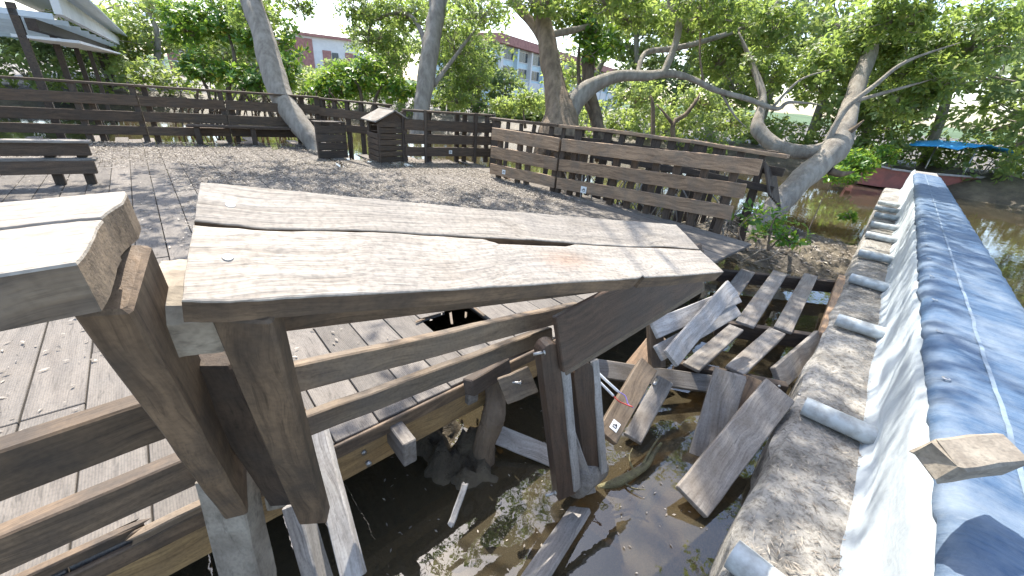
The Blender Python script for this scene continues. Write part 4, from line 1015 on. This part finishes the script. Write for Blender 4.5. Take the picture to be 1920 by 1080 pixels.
# brown rough trunk right of it
TD = empty('mangrove_tree', gz(1120, 262, -.4), 'slender brown rough-barked trunk just right of the forked tree', 'tree', 'mangroves round the deck')
limb('trunk', [(1128, 300, 9.2, 26), (1120, 235, 9.2, 22), (1104, 170, 9.2, 22), (1104, 110, 9.2, 24), (1110, 50, 9.2, 22), (1114, 0, 9.2, 22), (1120, -80, 9.0, 16)], 'barkdk', TD, n=12, lump=.4, seed=13)
limb('limb', [(1112, 225, 9.15, 8), (1090, 170, 9.1, 8), (1084, 120, 9.1, 7), (1090, 60, 9.1, 5)], 'barkdk', TD, n=8, seed=14)
crown('crown', [blob(1100, 50, 30, 40, 9.0, 60), blob(1130, 80, 40, 30, 9.1, 60), blob(1110, 95, 25, 16, 8.8, 21)], .15, 'bright', TD)
# E: big right-hand mangrove over the mud bank
TE = empty('mangrove_tree', gz(1420, 430, -.6), 'large pale mangrove leaning right over the mud bank by the water', 'tree', 'mangroves round the deck')
limb('trunk', [(1380, 470, 6.7, 46), (1420, 425, 6.9, 40), (1470, 370, 7.1, 42), (1520, 325, 7.3, 44), (1560, 285, 7.4, 46), (1578, 250, 7.5, 40), (1592, 205, 7.7, 30), (1612, 150, 7.9, 26), (1632, 90, 8.1, 24), (1650, 20, 8.3, 20), (1670, -80, 8.5, 15)], 'bark', TE, n=16, lump=.28, seed=15)
limb('limb', [(1560, 282, 7.4, 38), (1525, 285, 7.5, 28), (1480, 282, 7.7, 26), (1445, 268, 7.9, 26), (1420, 240, 8.0, 24), (1424, 215, 8.1, 17), (1430, 180, 8.2, 14), (1410, 120, 8.4, 10), (1385, 60, 8.5, 7)], 'bark', TE, n=12, lump=.28, seed=16)
limb('limb', [(1556, 320, 7.35, 16), (1575, 326, 7.3, 12), (1602, 322, 7.2, 7)], 'barkdk', TE, n=8, seed=17)
limb('limb', [(1552, 265, 7.4, 14), (1566, 235, 7.3, 10), (1590, 200, 7.2, 10), (1640, 160, 7.0, 8), (1700, 115, 6.8, 6), (1800, 80, 6.6, 4)], 'bark', TE, n=8, seed=18)
limb('limb', [(1572, 262, 7.45, 12), (1596, 245, 7.3, 9), (1620, 225, 7.2, 6)], 'barkdk', TE, n=8, seed=19)
limb('limb', [(1600, 190, 7.6, 8), (1680, 168, 7.4, 6), (1760, 145, 7.2, 4)], 'bark', TE, n=6, seed=20)
crown('crown', [blob(1690, 25, 75, 50, 7.2, 225), blob(1760, 150, 60, 40, 7.4, 135), blob(1640, 60, 80, 50, 8.3, 345), blob(1720, 110, 80, 60, 8.0, 345), blob(1690, 190, 70, 30, 7.8, 135), blob(1560, 110, 60, 40, 8.4, 165), blob(1830, 70, 90, 80, 7.5, 300), hi(6.6, 7.6, 4.4, 2.2, 1.8, 1.0, 360), hi(5.6, 5.9, 4.6, 1.6, 1.2, .7, 170), hi(4.2, 4.2, 5.2, 1.2, 1.0, .5, 50)], .12, 'olive', TE, axis_up=.4)

# bright broad-leaved mangrove shrubs beyond the fences
def shrub(label, root, stems, blobs, L, mat='bright', per=9, asp=.46, group='shrubs beyond the fences', bark='barkdk'):
    t = empty('mangrove_shrub', root, label, 'shrub', group)
    for k, sp in enumerate(stems): limb('stem', sp, bark, t, n=6, lump=.1, seed=30 + k, m=4)
    crown('foliage', blobs, L, mat, t, asp=asp, per=per, bark=bark)
    return t
shrub('glossy bright green shrub left of the leaning trunk', gz(430, 230, -.6), [[(430, 250, 12.5, 10), (428, 170, 12.5, 8), (440, 110, 12.6, 7), (420, 40, 12.8, 5)], [(440, 250, 12.5, 8), (460, 160, 12.5, 7), (500, 110, 12.5, 6)], [(400, 250, 12.3, 7), (390, 170, 12.3, 6), (350, 110, 12.3, 4)], [(520, 250, 12.5, 7), (490, 170, 12.4, 6), (470, 120, 12.4, 5)]],
      [blob(350, 45, 52, 42, 12.5, 150), blob(425, 40, 62, 50, 12.8, 190), blob(505, 70, 58, 60, 12.8, 190), blob(530, 130, 34, 36, 12.4, 80), blob(385, 128, 52, 28, 12.2, 95), blob(470, 148, 52, 22, 12.2, 70)], .19)
shrub('glossy green shrub between leaning trunk and upright trunk', gz(680, 230, -.6), [[(680, 230, 12.5, 7), (675, 170, 12.5, 6), (650, 130, 12.5, 4)], [(690, 230, 12.5, 7), (710, 170, 12.5, 5), (730, 140, 12.5, 4)]],
      [blob(640, 155, 50, 34, 12.6, 120), blob(700, 140, 52, 38, 12.7, 140), blob(750, 172, 36, 20, 12.3, 60), blob(600, 175, 30, 15, 12.3, 30)], .19)
shrub('pale yellow-green shrub below the blue and white building', gz(985, 235, -.5), [[(985, 240, 13, 6), (980, 200, 13, 5)]], [blob(985, 190, 45, 20, 13.2, 70), blob(940, 200, 30, 14, 12.8, 40)], .16, 'pale')
shrub('thin forked bush with bare stems behind the rickety railing', gz(1265, 260, -.4), [[(1264, 270, 11, 11), (1262, 232, 11, 9), (1285, 215, 11, 8), (1305, 190, 11, 7), (1312, 175, 11, 5)], [(1262, 234, 11, 7), (1248, 215, 11, 5), (1230, 195, 11.1, 4)], [(1224, 270, 11.2, 9), (1224, 200, 11.2, 8), (1220, 180, 11.2, 5)]],
      [blob(1200, 180, 60, 34, 12, 120), blob(1310, 185, 55, 30, 12, 100), blob(1260, 225, 60, 22, 12.5, 80), blob(1370, 225, 45, 22, 11.5, 70)], .14, 'pale')
shrub('low bright bush on the bank behind the right mangrove', gz(1610, 345, -.5), [[(1605, 345, 13.5, 6), (1600, 310, 13.5, 4)]], [blob(1600, 305, 44, 22, 13.5, 120), blob(1580, 330, 40, 14, 13, 60), blob(1650, 290, 36, 20, 14.5, 70)], .17, 'bright')
shrub('leafy sapling on the near mud bank right of the fence', gz(1440, 450, -.4), [[(1440, 470, 5.2, 5), (1445, 430, 5.2, 4), (1455, 405, 5.2, 3)], [(1440, 470, 5.2, 4), (1470, 440, 5.2, 3), (1485, 425, 5.2, 2)], [(1505, 455, 5.4, 2.5), (1530, 400, 5.4, 2), (1555, 345, 5.6, 1.2)], [(1400, 470, 5.1, 4), (1385, 430, 5.2, 3), (1420, 395, 5.2, 2)]],
      [blob(1455, 412, 46, 24, 5.3, 20), blob(1490, 450, 34, 18, 5.1, 14), blob(1405, 400, 30, 26, 5.4, 12), blob(1440, 440, 30, 16, 5.2, 9), blob(1595, 405, 18, 7, 7.4, 12)], .10, 'bright', per=7)
# prop roots in the shallows behind the far fences
pr = empty('prop_roots', gz(520, 240, -.6), 'tangle of thin arching mangrove roots behind the far fence', 'roots')
for k in range(60):
    x = random.uniform(330, 640); d_ = random.uniform(11, 13); r_ = random.uniform(3, 6)
    b_ = gd(x, random.uniform(165, 205), d_); f_ = gz(x + random.uniform(-30, 45), random.uniform(245, 262), -.62)
    m_ = b_.lerp(f_, .5) + UPV * .25
    v_, q_ = tube_vf([b_, m_, f_], [r_ * d_ / FPX / 3] * 3, 5); put('root', mesh('root', v_, q_, True), 'barkdk', pr)
pr = empty('prop_roots', gz(1200, 330, -.6), 'thin pale roots and twigs tangled under the brown fence', 'roots')
for k in range(55):
    b_ = Vector((random.uniform(.5, 3.6), random.uniform(6.0, 8.5), random.uniform(.0, .5))); f_ = Vector((b_.x + random.uniform(-.6, .6), b_.y + random.uniform(-.5, .5), -.66))
    v_, q_ = tube_vf([b_, b_.lerp(f_, .5) + Vector((random.uniform(-.2, .2), 0, .12)), f_], [.012, .011, .009], 5); put('root', mesh('root', v_, q_, True), 'bark', pr)

# far bank trees
FT = ['round', 'tall', 'broad', 'low', 'ragged']
k = 0
def far_tree(az, dist, h, w, mat, label, n=520, L=.30):
    global k
    x, y = dist * math.sin(R(az)), dist * math.cos(R(az))
    t = empty('tree', (x, y, 0), label, 'tree', 'trees on the far bank')
    P = [Vector((x, y, -.3)), Vector((x + random.uniform(-.3, .3), y, h * .3)), Vector((x + random.uniform(-.6, .6), y, h * .6)), Vector((x, y, h * .85))]
    tube('trunk', P, [.22, .17, .12, .05], 'bark', t, n=8, m=3, lump=.2, seed=k)
    bl = []
    for q in range(8):
        a_ = random.random() * 6.28; rr = w * .55 * random.random() ** .5
        bl.append(((x + rr * math.cos(a_), y + rr * math.sin(a_), h * random.uniform(.28, .86)), (w * random.uniform(.28, .45), w * random.uniform(.28, .45), h * random.uniform(.12, .2)), n // 8))
    crown('crown', bl, L, mat, t, asp=.5, per=7, twig_r=.015, twig_every=9)
    k += 1
far = [(-62, 34, 3.2, 5, 'far', 'rounded tree at the far left beyond the frame of the bridge'), (-55, 36, 3.0, 5, 'far', 'low hazy tree behind the white canopy'), (-47, 36, 3.4, 5, 'far', 'broad tree left of the bright shrub'), (-40, 31, 5.0, 5, 'pale', 'pale tree directly behind the bright shrub'), (-34, 34, 4.6, 5, 'far', 'low tree behind the leaning trunk'),
       (-27.5, 34, 2.0, 5, 'pale', 'low pale bush line under the white and red house'), (-20.5, 36, 3.0, 4, 'far', 'bushy tree right of the white and red house'), (-16, 30, 6.6, 5.5, 'far', 'tree behind the upright trunk, left one'), (-10, 28, 6.8, 5.5, 'pale', 'tree behind the upright trunk, middle one'), (-7, 27, 5.0, 4.2, 'far', 'tree left of the blue and white building'),
       (1.0, 25, 1.5, 4, 'pale', 'low pale bushes in front of the blue and white building'), (8, 27, 7.5, 5, 'pale', 'tree right of the blue and white building'), (13, 25, 8.0, 5, 'far', 'dense tree behind the slender brown trunk'), (18, 26, 8.4, 5.5, 'pale', 'pale tree behind the rickety railing, left one'), (23, 24, 8.4, 5, 'far', 'tree behind the rickety railing, middle one'), (28, 25, 8.6, 5.5, 'pale', 'pale tree behind the rickety railing, right one'),
       (33, 25, 8.0, 4.6, 'far', 'tree left of the large right mangrove'), (38, 25, 5.0, 5, 'pale', 'pale tree seen through the fork of the right mangrove'), (43, 24, 5.6, 5.5, 'far', 'tree right of the large mangrove'), (48, 27, 8.0, 5.5, 'pale', 'pale tree above the red boat'), (54, 28, 8.5, 6, 'far', 'tall tree at the right edge behind the tarpaulin'), (61, 27, 6.5, 6, 'far', 'outermost tree at the right edge')]
for (az, dist, h, w, mt, lb) in far: far_tree(az, dist, h, w, mt, lb)
# low growth that closes the far bank, one uncountable mass
bl = []
for az in np.arange(-70, 72, 2.6):
    dist = (19.5 if 5 < az < 26 else (23 if az > 5 else 26)) + random.uniform(-.8, 2.5); x, y = dist * math.sin(R(az)), dist * math.cos(R(az))
    bl.append(((x, y, .7 + random.uniform(-.2, .3)), (1.3, 1.0, random.uniform(.7, 1.1)), 70))
bme = empty('bank_scrub', (0, 22, 0), 'low pale green scrub along the far bank', 'scrub', kind='stuff')
crown('foliage', bl, .24, 'pale', bme, asp=.5, per=7, twig_r=.01, twig_every=12)

# ================================================================ BUILDINGS, CANOPY, BOAT, HILL
M['wallw'] = plain('white_render', (0.72, 0.71, 0.68), .8, .06, 1.5, .1)
M['wallb'] = plain('pale_blue_wall', (0.60, 0.74, 0.78), .8, .06, 1.5, .1)  # pale blue, lightened further for the washed-out distance
M['brick'] = plain('pale_red_brick', (0.42, 0.21, 0.18), .85, .15, 3.0, .2)  # red brick paled: the washed-out distance is put into its colour
M['pane'] = plain('window_glass', (0.06, 0.075, 0.085), .15, .1, 2.0, .02, .6)
M['roofw'] = plain('pale_metal_roof', (0.62, 0.67, 0.70), .5, .08, 1.0, .05, .4)
M['hill'] = plain('wooded_hill', (0.11, 0.16, 0.09), .95, .2, .05, .3, .1)
def boxm(name, c, dx, dy, dz, ax, mat, parent):
    """box with corner c, along ax (dx), depth (dy) behind, height dz"""
    x = ax.normalized(); y = Vector((-x.y, x.x, 0))
    p = [c + x * (dx * a_) + y * (dy * b_) + UPV * (dz * e_) for e_ in (0, 1) for (a_, b_) in ((0, 0), (1, 0), (1, 1), (0, 1))]
    return put(name, mesh(name, p, [(0, 1, 5, 4), (1, 2, 6, 5), (2, 3, 7, 6), (3, 0, 4, 7), (4, 5, 6, 7), (3, 2, 1, 0)]), mat, parent)
# blue and white block
ax = Vector((math.sin(R(28)), math.cos(R(28)), 0)); nb = Vector((-ax.y, ax.x, 0))
c0 = gd(936, 176, 44); c0.z = -2.0; c0 = c0 - ax * 1.0
BB = empty('building', c0, 'long white and pale blue block with a red roof edge behind the trees', 'building')
boxm('wall', c0, 44, 9, 8.3, ax, 'wallb', BB)
zz0 = 1.4
for (z0, z1, m_, o_) in ((8.05, 8.9, 'brick', .8), (3.4, 4.9, 'wallw', .35), (1.3, 1.9, 'brick', .3)):
    boxm('band', c0 - nb * o_ - ax * .5 + UPV * z0, 45, o_ + 9.3, z1 - z0, ax, m_, BB) if z0 > 5 else boxm('band', c0 - nb * o_ - ax * .3 + UPV * z0, 44.6, o_, z1 - z0, ax, m_, BB)
for i in range(13):
    for z_ in (2.1, 5.1, 6.75):
        p = c0 + ax * (1 + i * 3.3) - nb * .06 + UPV * z_
        w_ = boxm('window', p, 2.5, .1, 1.15, ax, 'wallw', BB); 
        for q in range(2): boxm('pane', p + ax * (.1 + q * 1.2) - nb * .03 + UPV * .1, 1.08, .05, .95, ax, 'pane', w_)
for i in range(14): boxm('pilaster', c0 + ax * (.3 + i * 3.3) - nb * .5, .35, .6, 8.0, ax, 'wallb' if i % 2 else 'wallw', BB)
# white house with red shutters
ax = Vector((math.sin(R(62)), math.cos(R(62)), 0)); nb = Vector((-ax.y, ax.x, 0))
c0 = gd(562, 130, 60); c0.z = -1.9
HB_ = empty('building', c0, 'white house with red shutters seen beside the leaning trunk', 'building')
boxm('wall', c0, 9.5, 8, 8.7, ax, 'wallw', HB_); boxm('roof', c0 - nb * .5 - ax * .6 + UPV * 8.7, 10.6, 9, .35, ax, 'brick', HB_)
boxm('end_wall', c0 - ax * .05 - nb * .1 + UPV * 1, 2.2, .1, 7.4, ax, 'brick', HB_)
for i in range(2):
    p = c0 + ax * (3.4 + i * 3.2) - nb * .08 + UPV * 4.7
    w_ = boxm('window', p, 1.2, .1, 2.4, ax, 'brick', HB_); boxm('pane', p + ax * 1.3, .9, .1, 2.2, ax, 'pane', HB_)
# low reddish block further left
ax = Vector((math.sin(R(75)), math.cos(R(75)), 0)); nb = Vector((-ax.y, ax.x, 0))
c0 = gd(320, 130, 58); c0.z = 0
LB = empty('building', c0, 'low reddish building half hidden behind the bright green shrub', 'building')
boxm('wall', c0, 22, 8, 6.0, ax, 'brick', LB); boxm('roof', c0 - nb * .5 - ax * .5 + UPV * 6.0, 23, 9, .5, ax, 'wallw', LB)
for i in range(7):
    p = c0 + ax * (1 + i * 3) - nb * .06 + UPV * 3.2
    w_ = boxm('window', p, 1.9, .1, 1.6, ax, 'wallw', LB); boxm('pane', p + ax * .12 - nb * .03 + UPV * .12, 1.66, .05, 1.36, ax, 'pane', w_)
# pale canopy over a landing stage, upper left
CN = empty('canopy', gz(150, 240, -.6), 'pale metal canopy with dark underside at the upper left corner', 'canopy')
e0, e1 = gz(162, 24, 2.5), gz(255, 92, 2.5); ed = (e1 - e0); ed.z = 0; ed.normalize(); en = Vector((-ed.y, ed.x, 0))   # en: to the left
CL = 48.0; ea = e0 - ed * 5
boxm('fascia', ea + UPV * -.40, CL, .12, .36, ed, 'wallw', CN)
rp = [ea - en * .3 + UPV * .02, ea + ed * CL - en * .3 + UPV * .02]
for i in range(40):
    a_ = ea + ed * (CL / 40 * i) - en * .35 + UPV * .0; b_ = a_ + en * 5 + UPV * 1.6
    board3('roof_sheet', a_, b_, a_ + ed * (CL / 40 - .03), .05, 'roofw', CN, seg=1, wob=0)
for i in range(24): p = ea + ed * (i * 2.0); boxm('rafter', p + UPV * -.5 + en * .15, .10, 5, .10, ed, 'roofw', CN)
boxm('lower_awning', ea + UPV * -.86 - en * .1, CL, .9, .05, ed, 'wallw', CN); boxm('lower_beam', ea + UPV * -.72 + en * .4, CL, .15, .2, ed, 'dark', CN)
for i in range(13): p = ea + ed * (i * 3.6) + en * .6; boxm('column', p - UPV * 3.2, .12, .12, 2.9, ed, 'dark', CN)
# white lattice mast behind it
TW = empty('lattice_tower', gd(290, 150, 30), 'white steel lattice stair tower behind the canopy', 'tower')
tb_ = gd(285, 150, 30); tb_.z = -.2
for (a_, b_) in ((0, 0), (2.2, 0), (0, 2.2), (2.2, 2.2)):
    p = tb_ + Vector((a_ - 1.1, b_, 0)); boxm('leg', p, .12, .12, 9, Vector((1, 0, 0)), 'roofw', TW)
for i in range(13):
    z_ = .5 + i * .68
    for b_ in (0, 2.2): boxm('rung', tb_ + Vector((-1.1, b_ - .02, z_)), 2.3, .07, .09, Vector((1, 0, 0)), 'roofw', TW)
    p, q = tb_ + Vector((-1.05, -.03, z_)), tb_ + Vector((1.15, -.03, z_ + .66))
    if i % 2: p, q = tb_ + Vector((1.15, -.03, z_)), tb_ + Vector((-1.05, -.03, z_ + .66))
    beam('brace', p, q, .06, .05, Vector((0, 1, 0)), 'roofw', TW, seg=1, wob=0)
# moored boat beyond the tarpaulin
M['hull'] = plain('rust_red_hull', (0.30, 0.105, 0.085), .7, .2, 4.0, .15, col2=(.2, .085, .07))
bo_c = gz(1652, 347, -.45); bx = (gz(1790, 356, -.45) - bo_c); bx.z = 0; bx.normalize(); by = Vector((-bx.y, bx.x, 0))
BT = empty('moored_boat', bo_c, 'rust red flat boat with a pale rim moored past the tarpaulin', 'boat')
Lb = 6.0; secs = [(-.25, .15, .62), (.25, .75, .52), (1.2, 1.0, .48), (3.5, 1.05, .48), (Lb, .95, .52)]
v_ = []; f_ = []
for (x, hw, h_) in secs:
    for (u_, z_) in ((-1, h_), (-.86, -.1), (.86, -.1), (1, h_), (.9, h_), (.78, .12), (-.78, .12), (-.9, h_)):
        v_.append(bo_c + bx * x + by * (hw * u_ + .9) + UPV * z_)
for i in range(len(secs) - 1):
    for q in range(8): a = i * 8 + q; b = i * 8 + (q + 1) % 8; f_.append((a, b, b + 8, a + 8))
f_.append(tuple(range(8))); f_.append(tuple(reversed(range((len(secs) - 1) * 8, len(secs) * 8))))
put('hull', mesh('hull', v_, f_), 'hull', BT)
for sg in (-1, 1):
    for i in range(len(secs) - 1):
        (x0, w0, h0), (x1, w1, h1) = secs[i], secs[i + 1]
        beam('rim', bo_c + bx * x0 + by * (w0 * sg + .9) + UPV * (h0 + .03), bo_c + bx * x1 + by * (w1 * sg + .9) + UPV * (h1 + .03), .14, .06, by, 'pale', BT, seg=1, wob=0)
for x in (1.0, 2.2, 3.6): boxm('thwart', bo_c + bx * x + UPV * .34 + by * 0, .25, 1.8, .05, bx, 'hull', BT)
# blue awning on two poles at the right edge
aw = empty('awning', gz(1790, 345, -.5), 'small bright blue awning on poles at the right edge', 'awning')
M['bluecloth'] = plain('bright_blue_cloth', (.03, .30, .62), .6, .1, 3, .1)
A0 = gd(1738, 276, 13.5) + bx * 1.25
vv = []; ff = []
for i in range(9):
    for j in range(6): vv.append(A0 + bx * (i * .3) + by * (j * .35) + UPV * (.10 * i - .012 * i * i + .04 * math.sin(i * 2.1 + j)))
for i in range(8):
    for j in range(5): a = i * 6 + j; ff.append((a, a + 6, a + 7, a + 1))
oo = put('cloth', mesh('cloth', vv, ff, True), 'bluecloth', aw); md = oo.modifiers.new('thick', 'SOLIDIFY'); md.thickness = .02
for (i, j) in ((1.0, .2), (2.2, .2), (1.0, 1.5), (2.2, 1.5)): p = A0 + bx * i + by * j; tube('pole', [Vector((p.x, p.y, -.7)), p + UPV * .16], [.03, .03], 'steel', aw, n=8, jit=0, lump=None)
# wooded hill far behind
V = []; F = []; na, nr = 90, 8
for i in range(na):
    az = R(-85 + 170 * i / (na - 1))
    for j in range(nr):
        rr = 150 + j * 60; hh = .38 * (8 + 13 * abs(hnoise(math.sin(az) * 3, math.cos(az) * 3, 1.1, 4)) + 10 * math.exp(-((math.degrees(az) + 30) / 22) ** 2)) * math.sin(min(1, j / 5) * math.pi / 2) + .5 * hnoise(i, j, .9) 
        V.append((rr * math.sin(az), rr * math.cos(az), hh if j else -1))
for i in range(na - 1):
    for j in range(nr - 1): a = i * nr + j; F.append((a, a + nr, a + nr + 1, a + 1))
tag(put('hill', mesh('hill', V, F, True), 'hill'), 'low wooded hill far behind the buildings', kind='structure')

# ================================================================ SMALL THINGS IN THE WATER
def floatpick():
    while True:
        p = gz(random.uniform(700, 1330), random.uniform(760, 1080), -.6)
        if gq(p.x, p.y)[1] < -.03 and (p - E0).dot(DN) > -.3: return (p.x, p.y)
v, f = litter(110, floatpick, -.597, L=(.010, .026), tilt=.1, asp=(.25, .5), zj=.004)
tag(put('floating_leaves', fmesh('floating_leaves', v, f), LEAF['litter']), 'small pale leaves floating on the dark water', 'leaves', kind='stuff')
def pick_bank():
    while True:
        a_ = random.gauss(0, .75); b_ = random.gauss(0, .7); p = BANK + DV * a_ + DN * b_
        if gq(p.x, p.y)[1] < 0: return (p.x, p.y)
P = [pick_bank() for _ in range(2600)]
v, f = litter(2600, lambda it=iter(P): next(it), 0, L=(.03, .10), tilt=.3, asp=(.1, .4), zj=.01)
hgt = np.repeat([ground_h(x, y) + .004 for x, y in P], 4); v[:, 2] += hgt
tag(put('bank_debris', fmesh('bank_debris', v, f), LEAF['litter']), 'dead leaves and reeds washed up on the mud bank', 'debris', kind='stuff')
sn = empty('branch', gz(1200, 890, -.58), 'half-sunk mossy branch in the shallow water right of the legs', 'branch')
M['moss'] = plain('wet_mossy_bark', (.17, .15, .07), .6, .3, 14, .6, .4, bdist=.02, col2=(.07, .06, .035))
tube('stem', [gz(1120, 915, -.61), gz(1160, 905, -.585), gz(1205, 878, -.57), gz(1225, 850, -.56), gz(1240, 830, -.50)], [.010, .021, .019, .013, .006], 'moss', sn, n=10, lump=.9)
tube('twig', [gz(1205, 872, -.56), gz(1222, 840, -.53), gz(1240, 815, -.50)], [.009, .006, .003], 'moss', sn, n=6)
tube('twig', [gz(1165, 900, -.585), gz(1185, 915, -.58), gz(1210, 918, -.56)], [.008, .006, .002], 'moss', sn, n=6)
tube('twig', [gz(1190, 886, -.575), gz(1180, 860, -.57), gz(1186, 840, -.54)], [.008, .005, .002], 'moss', sn, n=6)

for k in range(16):
    a0 = gz(random.uniform(1345, 1420), random.uniform(440, 500), -.45); ang = random.uniform(0, 6.28); L_ = random.uniform(.25, .7)
    pts = [a0, a0 + Vector((math.cos(ang) * L_ * .5, math.sin(ang) * L_ * .5, .06 + random.uniform(0, .1))), a0 + Vector((math.cos(ang + .3) * L_, math.sin(ang + .3) * L_, random.uniform(.02, .2)))]
    tag(tube('dead_stick', pts, [.009, .008, .004], 'bark', None, n=6, m=3, lump=None, seed=k), 'thin dead stick in the tangle at the foot of the brown fence', 'stick', 'dead sticks by the fence end')
